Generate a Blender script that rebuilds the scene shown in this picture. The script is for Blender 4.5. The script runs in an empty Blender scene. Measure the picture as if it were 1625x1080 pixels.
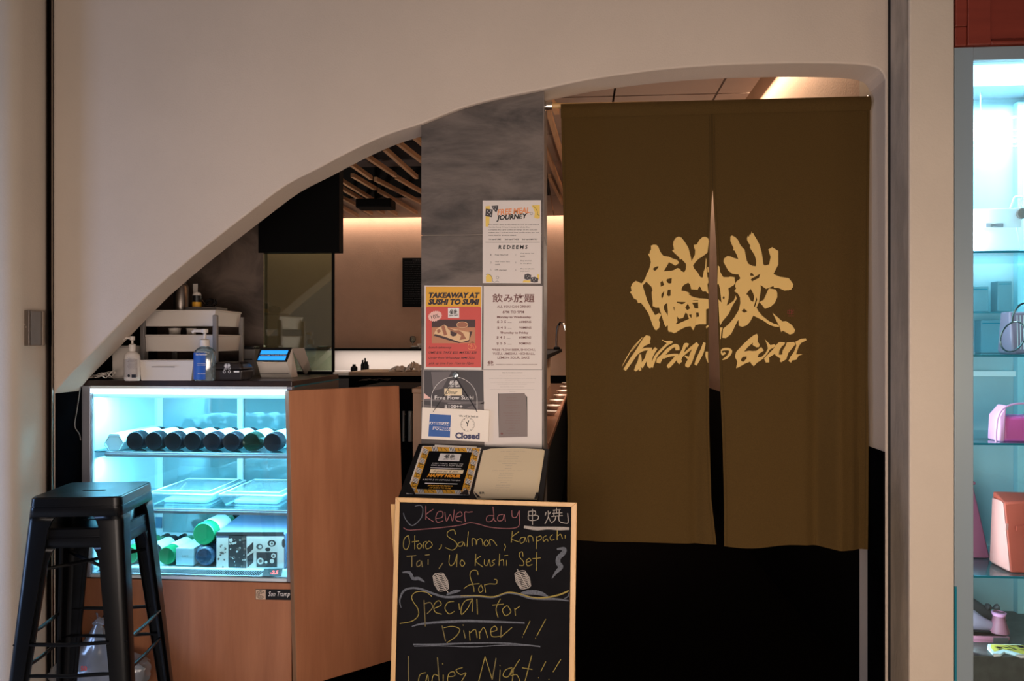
import bpy, bmesh, math, random
from math import pi, sin, cos, tan, radians, sqrt, atan2
from mathutils import Vector as V, Matrix
from mathutils.geometry import delaunay_2d_cdt
random.seed(7)
S = bpy.context.scene
C = S.collection

# ------------------------------------------------------------------ camera, world, light, exposure
FPX, TH = 1250.0, radians(4.6)
CX, CY, EYE = 812.5, 540.0, 1.35
cd = bpy.data.cameras.new('camera'); cam = bpy.data.objects.new('camera', cd); C.objects.link(cam)
cam.location = (0, 0, EYE); cam.rotation_euler = (pi/2, 0, TH)
cd.sensor_width = 36; cd.lens = FPX/1625*36; cd.clip_start = .05; cd.clip_end = 60
S.camera = cam
S.view_settings.view_transform = 'Standard'; S.view_settings.look = 'None'
S.view_settings.gamma = 1; S.view_settings.use_curve_mapping = False
S.view_settings.exposure = 0.0
w = bpy.data.worlds.new('world'); S.world = w; w.use_nodes = True
w.node_tree.nodes['Background'].inputs[0].default_value = (.80, .78, .85, 1)
w.node_tree.nodes['Background'].inputs[1].default_value = .09

def area(name, loc, aim, sx, sy, power, col, spread=180):
    l = bpy.data.lights.new(name, 'AREA'); l.shape = 'RECTANGLE'; l.size = sx; l.size_y = sy
    l.energy = power; l.color = col; l.spread = radians(spread)
    o = bpy.data.objects.new(name, l); C.objects.link(o); o.location = loc
    o.rotation_euler = (V(aim)-V(loc)).to_track_quat('-Z', 'Y').to_euler()
    return o
WARM = (1, .825, .715)
area('corridor_ceiling_light', (-.4, -.4, 2.9), (-.5, 2.4, .6), 2.4, .8, 10, WARM)
area('shopfront_opposite_light', (.15, -.55, .85), (.0, 2.8, 1.0), 2.6, .9, 25, WARM, 100)
area('corridor_low_light', (1.75, 1.0, 1.2), (1.35, 2.7, .55), .5, .5, 5, (1, .76, .52))
area('neighbour_window_light', (-3.25, 1.55, .75), (-2.15, 2.63, .8), .4, .9, 20, (.34, .54, 1))
area('back_wall_cove_light', (-1.0, 8.83, 2.80), (-1.0, 8.86, 0), 5.6, .05, 40, (1, .81, .66))
area('side_wall_cove_light', (1.035, 5.8, 2.81), (1.035, 5.8, 0), .04, 5.2, 46, (1, .80, .58)).rotation_euler = (0, 0, 0)
area('kitchen_strip_light', (-1.6, 8.68, 1.20), (-1.6, 8.80, 0.9), 2.4, .05, 4.5, (1, .9, .86))
area('bar_downlight', (-.25, 6.0, 2.60), (-.25, 6.0, .9), .2, 2.4, 22, (1, .74, .58), 60).rotation_euler = (0, 0, 0)
def fill_point(name, loc, power, col, r=.06):
    l = bpy.data.lights.new(name, 'POINT'); l.energy = power; l.color = col; l.shadow_soft_size = r
    o = bpy.data.objects.new(name, l); C.objects.link(o); o.location = loc
fill_point('dining_fill', (.55, 4.8, 1.75), 15, (1, .80, .64))  # unseen fill added behind the curtain to lift ceiling, slats and stone
fill_point('kitchen_fill', (-2.6, 6.3, 1.7), 24, (1, .84, .70))  # unseen fill added behind the stone wall to brighten the kitchen ceiling and trays

# ------------------------------------------------------------------ materials
def lin(c):
    return tuple(((x/255)/12.92 if x/255 <= .04045 else ((x/255+.055)/1.055)**2.4) for x in c) + (1,)
MATS = {}
def M(name, rgb, rough=.55, metal=0, noise=None, bump=None, emit=0, wood=None, spec=.5, stretch=(1, 1, 1), rgb2=None, trans=0, dist=0, rot=0):
    m = bpy.data.materials.new(name); m.use_nodes = True; nt = m.node_tree; b = nt.nodes['Principled BSDF']
    b.inputs['Base Color'].default_value = lin(rgb); b.inputs['Roughness'].default_value = rough
    b.inputs['Metallic'].default_value = metal; b.inputs['Specular IOR Level'].default_value = spec
    if emit:
        b.inputs['Emission Color'].default_value = lin(rgb); b.inputs['Emission Strength'].default_value = emit
    if trans: b.inputs['Transmission Weight'].default_value = trans
    if noise or bump:
        tc = nt.nodes.new('ShaderNodeTexCoord'); mp = nt.nodes.new('ShaderNodeMapping'); mp.inputs['Scale'].default_value = stretch; mp.inputs['Rotation'].default_value = (0, rot, 0)
        nt.links.new(tc.outputs['Object'], mp.inputs['Vector'])
    if noise:
        n = nt.nodes.new('ShaderNodeTexNoise'); n.inputs['Scale'].default_value = noise[0]; n.inputs['Detail'].default_value = 6
        n.inputs['Roughness'].default_value = .62; n.inputs['Distortion'].default_value = dist
        nt.links.new(mp.outputs[0], n.inputs['Vector'])
        r = nt.nodes.new('ShaderNodeValToRGB'); k = noise[1]
        d = lin(rgb); e = lin(rgb2) if rgb2 else tuple(min(1, x*(1+k)) for x in d[:3])+(1,)
        r.color_ramp.elements[0].color = d if rgb2 else tuple(x*(1-k) for x in d[:3])+(1,)
        r.color_ramp.elements[1].color = e
        r.color_ramp.elements[0].position = .5-(noise[2] if len(noise) > 2 else .18); r.color_ramp.elements[1].position = .5+(noise[2] if len(noise) > 2 else .18)
        nt.links.new(n.outputs['Fac'], r.inputs[0]); nt.links.new(r.outputs[0], b.inputs['Base Color'])
    if bump:
        n2 = nt.nodes.new('ShaderNodeTexNoise'); n2.inputs['Scale'].default_value = bump[0]; n2.inputs['Detail'].default_value = 4
        nt.links.new(mp.outputs[0], n2.inputs['Vector'])
        bp = nt.nodes.new('ShaderNodeBump'); bp.inputs['Strength'].default_value = bump[1]; bp.inputs['Distance'].default_value = .004
        nt.links.new(n2.outputs['Fac'], bp.inputs['Height']); nt.links.new(bp.outputs[0], b.inputs['Normal'])
    MATS[name] = m; return m
def glassm(name, tint, refl=.12, rough=.02, body=0, bodycol=(255, 255, 255)):
    """thin clear sheet: what passes is tinted, the rest mirrors; 'body' is the share that scatters like milky plastic"""
    m = bpy.data.materials.new(name); m.use_nodes = True; nt = m.node_tree; nt.nodes.clear()
    o = nt.nodes.new('ShaderNodeOutputMaterial'); t = nt.nodes.new('ShaderNodeBsdfTransparent'); t.inputs[0].default_value = lin(tint)
    g = nt.nodes.new('ShaderNodeBsdfGlossy'); g.inputs['Roughness'].default_value = rough; g.inputs[0].default_value = (1, 1, 1, 1)
    f = nt.nodes.new('ShaderNodeFresnel'); f.inputs[0].default_value = 1.45
    ml = nt.nodes.new('ShaderNodeMath'); ml.operation = 'MULTIPLY_ADD'; ml.inputs[1].default_value = 1; ml.inputs[2].default_value = refl-.04; ml.use_clamp = True
    nt.links.new(f.outputs[0], ml.inputs[0])
    mx = nt.nodes.new('ShaderNodeMixShader'); nt.links.new(ml.outputs[0], mx.inputs[0])
    if body:
        d = nt.nodes.new('ShaderNodeBsdfDiffuse'); d.inputs[0].default_value = lin(bodycol)
        tl = nt.nodes.new('ShaderNodeBsdfTranslucent'); tl.inputs[0].default_value = lin(bodycol)
        ad = nt.nodes.new('ShaderNodeMixShader'); ad.inputs[0].default_value = .4; nt.links.new(d.outputs[0], ad.inputs[1]); nt.links.new(tl.outputs[0], ad.inputs[2])
        m2 = nt.nodes.new('ShaderNodeMixShader'); m2.inputs[0].default_value = body
        nt.links.new(t.outputs[0], m2.inputs[1]); nt.links.new(ad.outputs[0], m2.inputs[2]); nt.links.new(m2.outputs[0], mx.inputs[1])
    else:
        nt.links.new(t.outputs[0], mx.inputs[1])
    nt.links.new(g.outputs[0], mx.inputs[2]); nt.links.new(mx.outputs[0], o.inputs[0])
    MATS[name] = m; return m
def woodm(name, a, b, rough=.45, vertical=True, sc=9, ):
    st = (sc, sc, sc*.09) if vertical else (sc*.09, sc, sc)
    return M(name, a, rough, noise=(1.6, .2, .24), rgb2=b, stretch=st, bump=(6, .12))

plaster = M('cream_plaster', (208, 190, 172), .85, noise=(2.2, .035), bump=(160, .25))
pierpaint = M('pier_paint', (206, 190, 172), .8, noise=(3, .04), bump=(120, .2))
scuffed = M('scuffed_paint', (186, 172, 155), .8, noise=(9, .16, .1), bump=(60, .4), stretch=(1, 1, .35))
innerwall = M('warm_inner_wall', (176, 140, 116), .85, noise=(5, .05), bump=(90, .3))
ceilpaint = M('ceiling_board', (150, 128, 114), .85, noise=(3, .04))
blackvoid = M('black_ceiling_paint', (14, 13, 13), .8)
blacktile = M('black_gloss_tile', (9, 9, 11), .6, noise=(4, .4), spec=.0)
darkdado = M('black_dado', (6, 5, 5), .7, spec=.05)
darkfloor = M('dark_floor', (5, 4, 4), .9, spec=0)
palefloor = M('corridor_floor_tile', (222, 210, 198), .5, noise=(2, .06))
steel = M('brushed_steel', (150, 140, 132), .35, 1)
satin = M('satin_steel', (190, 176, 162), .45, .4)
corner = M('dull_corner_trim', (118, 106, 98), .6)
chrome = M('chrome', (205, 200, 195), .15, 1)
trimdark = M('dark_mirror_trim', (26, 23, 22), .18, 1)
stone = M('grey_slate', (66, 58, 53), .62, noise=(4.0, .4, .14), rgb2=(114, 101, 92), bump=(18, .5), stretch=(.8, 1, 2.4), dist=.5, rot=.6)
stonedark = M('dark_slate', (74, 62, 55), .6, noise=(4, .4, .12), rgb2=(112, 96, 86), bump=(14, .4), dist=1.2)
groutm = M('stone_joint', (150, 138, 128), .8)
blackpanel = M('black_panel', (6, 6, 7), .7, spec=.1)
slatwood = M('slat_wood', (186, 146, 110), .6, noise=(10, .2), stretch=(2, .2, 2))
oak = woodm('orange_oak', (160, 99, 66), (192, 128, 90))
oakpale = woodm('pale_oak', (150, 112, 84), (176, 136, 104))
oakh = woodm('board_oak', (205, 158, 100), (224, 180, 122), .4, True, 14)
paleboard = M('pale_wood_top', (214, 186, 158), .5, noise=(6, .06))
clothm = M('olive_noren_cloth', (80, 60, 30), .95, noise=(260, .16, .3), bump=(420, .5), spec=.1)
clothd = M('olive_noren_hem', (70, 53, 27), .95, noise=(260, .16, .3), bump=(420, .5), spec=.1)
goldink = M('pale_gold_ink', (218, 180, 110), .8, spec=.2)
redink = M('red_ink', (110, 40, 28), .8)
paper = M('white_paper', (222, 210, 200), .7)
paperw = M('white_sign_card', (236, 222, 205), .45)
creampaper = M('cream_paper', (238, 216, 178), .7)
inkblack = M('black_ink', (28, 24, 24), .6)
inkbrown = M('maroon_ink', (112, 64, 58), .6)
inkgrey = M('grey_ink', (150, 138, 132), .6)
navy = M('navy_ink', (28, 30, 84), .5)
inkdarknavy = M('dark_navy_ink', (40, 30, 40), .6)
amber = M('amber_print', (228, 166, 44), .55)
yellowp = M('soft_yellow_print', (232, 196, 92), .6)
orangep = M('orange_print', (232, 146, 92), .6)
redp = M('red_print', (206, 76, 66), .55)
pinkp = M('pale_pink_print', (238, 190, 176), .6)
bluep = M('blue_print', (12, 84, 158), .5)
darkgreyp = M('charcoal_print', (62, 56, 58), .55)
midgreyp = M('mid_grey_print', (104, 96, 96), .55)
whitep = M('white_print', (230, 224, 218), .6)
orangebright = M('bright_orange_print', (240, 160, 40), .5)
foodbrown = M('food_print_brown', (164, 104, 76), .6)
foodcream = M('food_print_cream', (226, 186, 140), .6)
fooddark = M('food_print_dark', (70, 46, 44), .6)
foodmid = M('food_print_tan', (190, 128, 92), .6)
cardgrey = M('grey_menu_card', (118, 102, 96), .5)
chalkb = M('chalkboard_black', (19, 18, 20), .85, spec=.1, noise=(7, .22))
chy = M('yellow_chalk', (146, 128, 64), .95, noise=(300, .25, .2))
chp = M('pink_chalk', (132, 82, 82), .95, noise=(300, .25, .2))
chw = M('white_chalk', (160, 150, 140), .95, noise=(300, .25, .2))
chg = M('grey_blue_chalk', (92, 94, 100), .95, noise=(200, .35, .2))
blackmetal = M('black_painted_metal', (7, 7, 9), .3, 0, noise=(40, .2), spec=.28)
blackplastic = M('black_plastic', (16, 15, 16), .4)
whiteplastic = M('white_plastic', (214, 204, 194), .4)
greyplastic = M('grey_plastic', (128, 122, 118), .5)
shadowhole = M('black_recess', (4, 4, 5), .8)
white_led = M('white_led', (190, 238, 255), .5, emit=7)
casewhite = M('case_white_liner', (205, 226, 232), .45)
framewhite = M('white_aluminium', (222, 232, 236), .35)
framegrey = M('grey_aluminium', (150, 150, 158), .4, .3)
framebluegrey = M('blue_grey_frame', (146, 160, 168), .4, .2)
pane_reflect = glassm('rear_glass_teal_reflection', (150, 205, 215), .22, .03, .6, (170, 212, 216))  # milky teal body puts the light reflected in the rear doors into the colour
clearglass = glassm('clear_glass', (240, 250, 250), .05)
greenglass = glassm('green_tint_glass', (214, 228, 212), .13)
shelfglass = glassm('shelf_glass', (200, 235, 238), .10, .03, .10, (160, 220, 230))
shelfedge = M('glass_shelf_edge', (20, 120, 140), .2)
frost = glassm('clear_plastic', (220, 240, 245), .14, .12, .22, (215, 235, 240))
bagfilm = glassm('thin_white_plastic_film', (215, 220, 228), .12, .2, .45, (215, 220, 228))
bottledark = M('dark_bottle_glass', (4, 8, 15), .5, spec=.25)
bottlewine = M('wine_bottle_glass', (20, 15, 24), .5, spec=.25)
bottlegreen = M('green_bottle_glass', (40, 140, 90), .12, trans=.25)
foil = M('white_wrap_label', (226, 232, 232), .5)
marble = M('dark_red_marble', (60, 42, 36), .3, noise=(12, .6, .2), rgb2=(34, 24, 22))
# ------------------------------------------------------------------ geometry helpers
RT, FW, UP = V((cos(TH), sin(TH), 0)), V((-sin(TH), cos(TH), 0)), V((0, 0, 1))
EYEP = V((0, 0, EYE))
def ray(px, py): return RT*((px-CX)/FPX) + UP*((CY-py)/FPX) + FW
def camp(px, py, d): return EYEP + ray(px, py)*d                 # point of the photograph at depth d
class PL:                                                         # a real plane in the room; m() finds where a sight line meets it
    def __init__(s, p, n): s.p = V(p); s.n = V(n).normalized()
    def m(s, px, py, lift=0):
        r = ray(px, py); t = (s.p-EYEP).dot(s.n)/r.dot(s.n)
        return EYEP + r*t + s.n*lift
def PY(y): return PL((0, y, 0), (0, -1, 0))
def PZ(z): return PL((0, 0, z), (0, 0, 1))
class QM:                                                         # a w x h sheet whose corners lie on a plane
    def __init__(s, pl, tl, tr, br, bl, w=100, h=100): s.pl, s.c, s.w, s.h = pl, [V(q) for q in (tl, tr, br, bl)], w, h
    def m(s, x, y, lift=0):
        u, v = x/s.w, y/s.h; a, b, c, d = s.c
        q = (a*(1-u)+b*u)*(1-v)+(d*(1-u)+c*u)*v
        return s.pl.m(q.x, q.y, lift)
class CR:                                                         # coordinates read in an enlarged crop of the photograph
    def __init__(s, pl, x0, y0, k, lift=0): s.pl, s.x0, s.y0, s.k, s.l = pl, x0, y0, k, lift
    def m(s, x, y, lift=0): return s.pl.m(s.x0+x/s.k, s.y0+y/s.k, lift+s.l)
def pip(x, y, poly):
    c = False; j = len(poly)-1
    for i in range(len(poly)):
        xi, yi = poly[i][0], poly[i][1]; xj, yj = poly[j][0], poly[j][1]
        if (yi > y) != (yj > y) and x < (xj-xi)*(y-yi)/(yj-yi)+xi: c = not c
        j = i
    return c
def tri2d(solids, holes=(), extra=()):
    """triangles that cover the union of the solid outlines less the holes"""
    vs, es = [], []
    for poly in list(solids)+list(holes):
        k = len(vs); vs += [V((p[0], p[1])) for p in poly]; n = len(poly)
        es += [(k+i, k+(i+1) % n) for i in range(n)]
    for a, b in extra:
        vs += [V(a), V(b)]; es.append((len(vs)-2, len(vs)-1))
    ov, oe, of, *_ = delaunay_2d_cdt(vs, es, [], 0, 1e-5)
    out = []
    for f in of:
        cx = sum(ov[i].x for i in f)/len(f); cy = sum(ov[i].y for i in f)/len(f)
        if any(pip(cx, cy, q) for q in solids) and not any(pip(cx, cy, q) for q in holes): out.append(tuple(f))
    return [(v.x, v.y) for v in ov], out
_G = {}
def glyphs(s, bold=0, shear=0, space=1.0, line=1.0, align='LEFT'):
    k = (s, bold, shear, space, line, align)
    if k not in _G:
        cu = bpy.data.curves.new('lettering_source', 'FONT'); cu.body = s; cu.size = 1; cu.resolution_u = 2
        cu.offset = bold; cu.shear = shear; cu.space_character = space; cu.space_line = line; cu.align_x = align; cu.fill_mode = 'FRONT'
        o = bpy.data.objects.new('lettering_source', cu); C.objects.link(o)
        me = bpy.data.meshes.new_from_object(o.evaluated_get(bpy.context.evaluated_depsgraph_get()))
        vs = [(v.co.x, v.co.y) for v in me.vertices]; fs = [tuple(p.vertices) for p in me.polygons]
        bpy.data.objects.remove(o); bpy.data.curves.remove(cu); bpy.data.meshes.remove(me)
        xs = [v[0] for v in vs] or [0, 1]; ys = [v[1] for v in vs] or [0, 1]
        x0, x1, y0, y1 = min(xs), max(xs), min(ys), max(ys)
        _G[k] = ([((x-x0)/max(1e-6, x1-x0), (y1-y)/max(1e-6, y1-y0)) for x, y in vs], fs)
    return _G[k]
def smooth(pts, n=5):
    if len(pts) < 3: return [tuple(p) for p in pts]
    out = []
    for i in range(len(pts)-1):
        p0, p1, p2, p3 = pts[max(0, i-1)], pts[i], pts[i+1], pts[min(len(pts)-1, i+2)]
        for j in range(n):
            t = j/n
            out.append(tuple(.5*(2*b+(-a+c)*t+(2*a-5*b+4*c-d)*t*t+(-a+3*b-3*c+d)*t**3) for a, b, c, d in zip(p0, p1, p2, p3)))
    return out+[tuple(pts[-1])]
class MB:
    def __init__(s): s.v, s.f = [], []
    def add(s, vs, fs):
        k = len(s.v); s.v += [V(q) for q in vs]; s.f += [tuple(i+k for i in f) for f in fs]; return s
    def pbox(s, o, a, b, c):
        o, a, b, c = V(o), V(a), V(b), V(c)
        if a.cross(b).dot(c) < 0: a, b = b, a
        return s.add([o, o+a, o+a+b, o+b, o+c, o+a+c, o+a+b+c, o+b+c], [(3, 2, 1, 0), (4, 5, 6, 7), (0, 1, 5, 4), (1, 2, 6, 5), (2, 3, 7, 6), (3, 0, 4, 7)])
    def box(s, x0, x1, y0, y1, z0, z1): return s.pbox((x0, y0, z0), (x1-x0, 0, 0), (0, y1-y0, 0), (0, 0, z1-z0))
    def hexa(s, a, b):                                            # two quads joined
        return s.add(list(a)+list(b), [(3, 2, 1, 0), (4, 5, 6, 7), (0, 1, 5, 4), (1, 2, 6, 5), (2, 3, 7, 6), (3, 0, 4, 7)])
    def prism(s, pts, d):
        n = len(pts); pts = [V(p) for p in pts]; d = V(d)
        return s.add(pts+[p+d for p in pts], [tuple(range(n))[::-1], tuple(range(n, 2*n))]+[(i, (i+1) % n, n+(i+1) % n, n+i) for i in range(n)])
    def tube(s, pts, r, n=8, closed=False, cap=True):
        pts = [V(p) for p in pts]; m = len(pts); rs = r if isinstance(r, (list, tuple)) else [r]*m; k = len(s.v); u = None
        for i, p in enumerate(pts):
            a, b = pts[(i-1) % m if closed else max(0, i-1)], pts[(i+1) % m if closed else min(m-1, i+1)]
            t = (b-a).normalized()
            if u is None: u = t.orthogonal().normalized()
            u = (u-t*u.dot(t)).normalized(); w_ = t.cross(u)
            s.v += [p+(u*cos(2*pi*j/n)+w_*sin(2*pi*j/n))*rs[i] for j in range(n)]
        for i in range(m if closed else m-1):
            for j in range(n):
                a, b = k+i*n, k+((i+1) % m)*n
                s.f.append((a+j, a+(j+1) % n, b+(j+1) % n, b+j))
        if cap and not closed:
            s.f.append(tuple(k+j for j in range(n))[::-1]); s.f.append(tuple(k+(m-1)*n+j for j in range(n)))
        return s
    def lathe(s, prof, o=(0, 0, 0), ax=(0, 0, 1), n=20, cap=True):
        o, ax = V(o), V(ax).normalized(); u = ax.orthogonal().normalized(); w_ = ax.cross(u); k = len(s.v); m = len(prof)
        for r, h in prof: s.v += [o+ax*h+(u*cos(2*pi*j/n)+w_*sin(2*pi*j/n))*max(r, 1e-5) for j in range(n)]
        for i in range(m-1):
            for j in range(n): s.f.append((k+i*n+j, k+i*n+(j+1) % n, k+(i+1)*n+(j+1) % n, k+(i+1)*n+j))
        if cap: s.f.append(tuple(k+j for j in range(n))[::-1]); s.f.append(tuple(k+(m-1)*n+j for j in range(n)))
        return s
    def grid(s, fn, nu, nv):
        k = len(s.v); s.v += [V(fn(i/nu, j/nv)) for j in range(nv+1) for i in range(nu+1)]
        s.f += [(k+j*(nu+1)+i, k+j*(nu+1)+i+1, k+(j+1)*(nu+1)+i+1, k+(j+1)*(nu+1)+i) for j in range(nv) for i in range(nu)]; return s
    # flat work on a sheet or board
    def poly(s, pl, pts, lift=.001): return s.add([pl.m(p[0], p[1], lift) for p in pts], [tuple(range(len(pts)))])
    def rect(s, pl, x0, y0, x1, y1, lift=.001): return s.poly(pl, [(x0, y0), (x0, y1), (x1, y1), (x1, y0)], lift)
    def slab(s, pl, pts, lift, th):                               # a sheet with thickness
        n = len(pts); a = [pl.m(p[0], p[1], lift) for p in pts]; b = [pl.m(p[0], p[1], lift+th) for p in pts]
        return s.add(a+b, [tuple(range(n)), tuple(range(n, 2*n))[::-1]]+[(i, n+i, n+(i+1) % n, (i+1) % n) for i in range(n)])
    def shape(s, pl, solids, holes=(), lift=.001, extra=()):
        vs, fs = tri2d(solids, holes, extra); return s.add([pl.m(x, y, lift) for x, y in vs], fs)
    def ribbon(s, pl, pts, lift=.001, n=5):
        pts = smooth(pts, n); L = []
        for i, (x, y, wd) in enumerate(pts):
            a, b = pts[max(0, i-1)], pts[min(len(pts)-1, i+1)]
            dx, dy = b[0]-a[0], b[1]-a[1]; q = math.hypot(dx, dy) or 1
            nx, ny = -dy/q*wd/2, dx/q*wd/2
            L += [pl.m(x+nx, y+ny, lift), pl.m(x-nx, y-ny, lift)]
        return s.add(L, [(2*i, 2*i+1, 2*i+3, 2*i+2) for i in range(len(pts)-1)])
    def stroke(s, pl, pts, wd, lift=.001, n=4): return s.ribbon(pl, [(p[0], p[1], wd) for p in pts], lift, n)
    def ring(s, pl, cx, cy, rx, ry, wd, lift=.001, a0=0, a1=360, n=26):
        return s.ribbon(pl, [(cx+rx*cos(radians(a0+(a1-a0)*i/n)), cy+ry*sin(radians(a0+(a1-a0)*i/n)), wd) for i in range(n+1)], lift, 1)
    def disc(s, pl, cx, cy, rx, ry, lift=.001, n=18): return s.poly(pl, [(cx+rx*cos(2*pi*i/n), cy-ry*sin(2*pi*i/n)) for i in range(n)], lift)
    def text(s, pl, t, x0, y0, x1, y1, lift=.0012, bold=0, shear=0, rot=0, space=1.0):
        vs, fs = glyphs(t, bold, shear, space); cx, cy = (x0+x1)/2, (y0+y1)/2; a = radians(rot); out = []
        for u, v in vs:
            x, y = x0+u*(x1-x0)-cx, y0+v*(y1-y0)-cy
            out.append(pl.m(cx+x*cos(a)-y*sin(a), cy+x*sin(a)+y*cos(a), lift))
        return s.add(out, fs)
    def build(s, name, mat, parent=None, bevel=0, smooth_=False, sub=0, solid=0, seg=2):
        base = V((0, 0, 0)); q = parent
        while q is not None: base += q.location; q = q.parent
        me = bpy.data.meshes.new(name); me.from_pydata([v-base for v in s.v], [], s.f); me.update()
        bm = bmesh.new(); bm.from_mesh(me); bmesh.ops.recalc_face_normals(bm, faces=bm.faces); bm.to_mesh(me); bm.free()
        if smooth_:
            me.polygons.foreach_set('use_smooth', [True]*len(me.polygons)); me.set_sharp_from_angle(angle=radians(40))
        me.materials.append(mat); o = bpy.data.objects.new(name, me); C.objects.link(o)
        if parent is not None: o.parent = parent
        if solid: mo = o.modifiers.new('solid', 'SOLIDIFY'); mo.thickness = solid
        if bevel:
            mo = o.modifiers.new('bevel', 'BEVEL'); mo.width = bevel; mo.segments = seg; mo.limit_method = 'ANGLE'; mo.angle_limit = radians(40)
        if sub: mo = o.modifiers.new('sub', 'SUBSURF'); mo.levels = mo.render_levels = sub
        return o
def tag(o, label=None, cat=None, group=None, kind=None):
    for k, v in (('label', label), ('category', cat), ('group', group), ('kind', kind)):
        if v: o[k] = v
    return o
def thing(name, label, cat, loc=(0, 0, 0), group=None):
    o = bpy.data.objects.new(name, None); C.objects.link(o); o.location = loc; o.empty_display_size = .05
    return tag(o, label, cat, group)
def struct(o): o['kind'] = 'structure'; return o
def dup(root, loc, rotz=None, label=None):
    r = root.copy(); C.objects.link(r); r.location = loc
    if rotz is not None: r.rotation_euler.z = rotz
    if label: r['label'] = label
    for ch in list(root.children):
        c_ = ch.copy(); C.objects.link(c_); c_.parent = r
        for g in list(ch.children):
            d = g.copy(); C.objects.link(d); d.parent = c_
    return r
# ------------------------------------------------------------------ the setting
YF, YB = 2.80, 2.95                                               # front and back of the arched wall
def X(px, y): return PY(y).m(px, 540).x
def Z(px, py, y): return PY(y).m(px, py).z
def bx(name, mat, x0, x1, y0, y1, z0, z1, parent=None, bevel=0): return MB().box(x0, x1, y0, y1, z0, z1).build(name, mat, parent, bevel)
arch_px = [(86.5, 622), (112, 593), (146, 559), (180, 524), (213, 490), (238, 465), (289, 421), (345, 376), (400, 333.5), (453, 294), (507, 266),
           (556, 240), (613, 214), (669, 196), (731, 171.5), (792, 155), (864, 141), (905, 132), (947, 124), (1000, 116.5), (1054, 110), (1108, 105.5), (1161, 102.5),
           (1215, 101), (1268, 100), (1340, 101), (1372, 103), (1390, 107), (1400, 114), (1405, 126)]
pl_f = PY(YF)
arc = [(pl_f.m(a, b).x, pl_f.m(a, b).z) for a, b in arch_px]
arc = [(arc[0][0], 0.0)] + smooth(arc, 3) + [(arc[-1][0], 0.0)]
XL, XR = arc[0][0], arc[-1][0]
x0, x1 = X(76, YF), X(1411, YF)
out = [(x1, 0), (x1, 3.1), (x0, 3.1), (x0, 0)]
struct(MB().prism([(x, YF, z) for x, z in arc+out], (0, YB-YF, 0)).build('wall_front', plaster, None, .012, seg=3))
ZDL, ZDR = Z(86, 624, YF), Z(1406, 717, YF)
struct(bx('trim_1', blacktile, XL-.002, XL+.006, YF+.004, YB, 0, ZDL))
struct(bx('trim_2', blacktile, XR-.006, XR+.002, YF+.004, YB, 0, ZDR))
# piers either side
YP = 2.63
xl, xr = X(22, YP), X(1443, YP)
struct(MB().prism([(-3.2, YP, 0), (xl-.05, YP, 0), (xl-.02, YP+.006, 0), (xl-.004, YP+.025, 0), (xl+.0, YP+.05, 0), (x0-.001, YF+.1, 0), (-3.2, YF+.1, 0)], (0, 0, 3.1)).build('wall_left', pierpaint, None, 0, True))
m_ = MB().box(x0-.001, x0+.003, YF-.012, YF-.001, 0, 3.1); m_.box(XL-.006, XL-.001, YF-.010, YF-.001, 0, 3.1)
t3 = struct(MB().box(x0+.001, XL-.001, YF-.006, YF-.0005, 0, 3.1).build('trim_3', trimdark))
struct(m_.build('trim_4', steel))
x2 = X(1515, YP)
struct(MB().prism([(xr, YP, 0), (x2, YP, 0), (x2, YF+.3, 0), (x1+.004, YF+.3, 0), (x1+.004, YF, 0)], (0, 0, 3.1)).build('wall_right', pierpaint, None, .006))
struct(MB().add([(xr-.0008, YP+.012, 0), (x1+.0035, YF-.002, 0), (x1+.0035, YF-.002, 3.1), (xr-.0008, YP+.012, 3.1)], [(0, 1, 2, 3)]).build('trim_5', scuffed))
struct(bx('trim_6', blackplastic, x1-.004, x1+.005, YF-.003, YF+.01, 0, 3.1))
# floor, ceilings, inner walls
struct(bx('floor', palefloor, -4.2, 4.2, -4, YF+.04, -.1, 0))
struct(bx('floor_inner', darkfloor, -4.2, 3.5, YF+.04, 9.1, -.1, 0))
HC, YBK = 2.75, 8.92
XI = X(1392, YB)+.02                                              # inner side wall
struct(MB().box(XI, XI+.1, YB, YBK, .957, 3.1).build('wall_side_right', innerwall))
struct(MB().box(XI-.006, XI+.1, YB+.001, YBK, 0, .957).build('trim_7', darkdado))
struct(bx('wall_back', innerwall, -4.2, XI+.1, YBK, YBK+.1, 1.255, 3.1))
struct(bx('wall_back_lower', whiteplastic, -4.2, -.35, YBK-.02, YBK+.1, 0, 1.255))
struct(bx('trim_8', darkdado, -.35, XI, YBK-.03, YBK+.1, 0, 1.255-.30))
struct(bx('wall_back_panel', innerwall, -.35, XI, YBK, YBK+.1, .955, 1.255))
struct(bx('trim_9', blackpanel, -4.2, -.35, YBK-.14, YBK, 1.235, 1.262))      # dark rail above the splashback
# ceiling boards as separate panels with open joints
cl = struct(thing('ceiling', None, None)); cl['kind'] = 'structure'
XO = -.24
ys = [2.96, 3.75, 4.55, 5.35, 6.15, 6.95, 7.62, YBK-.10]
xs = [XO, .22, .80, XI-.12]
for i in range(len(ys)-1):
    for j in range(3): bx('ceiling_panel', ceilpaint, xs[j]+.006, xs[j+1]-.006, ys[i]+.008, ys[i+1]-.008, HC, HC+.02, cl)
xs2 = [-4.2, -3.3, -2.3, -1.3, XO]
for j in range(4): bx('ceiling_panel', ceilpaint, xs2[j]+.005, xs2[j+1]-.005, 7.62, YBK-.10, HC, HC+.02, cl)
bx('ceiling_void', blackvoid, -4.2, XI+.1, YB, YBK+.1, 3.12, 3.2, cl)
bx('void_side', blackvoid, XO-.012, XO-.004, YB, 7.61, HC, 3.12, cl)
bx('void_end', blackvoid, -4.2, XO, 7.602, 7.618, HC, 3.12, cl)
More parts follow.
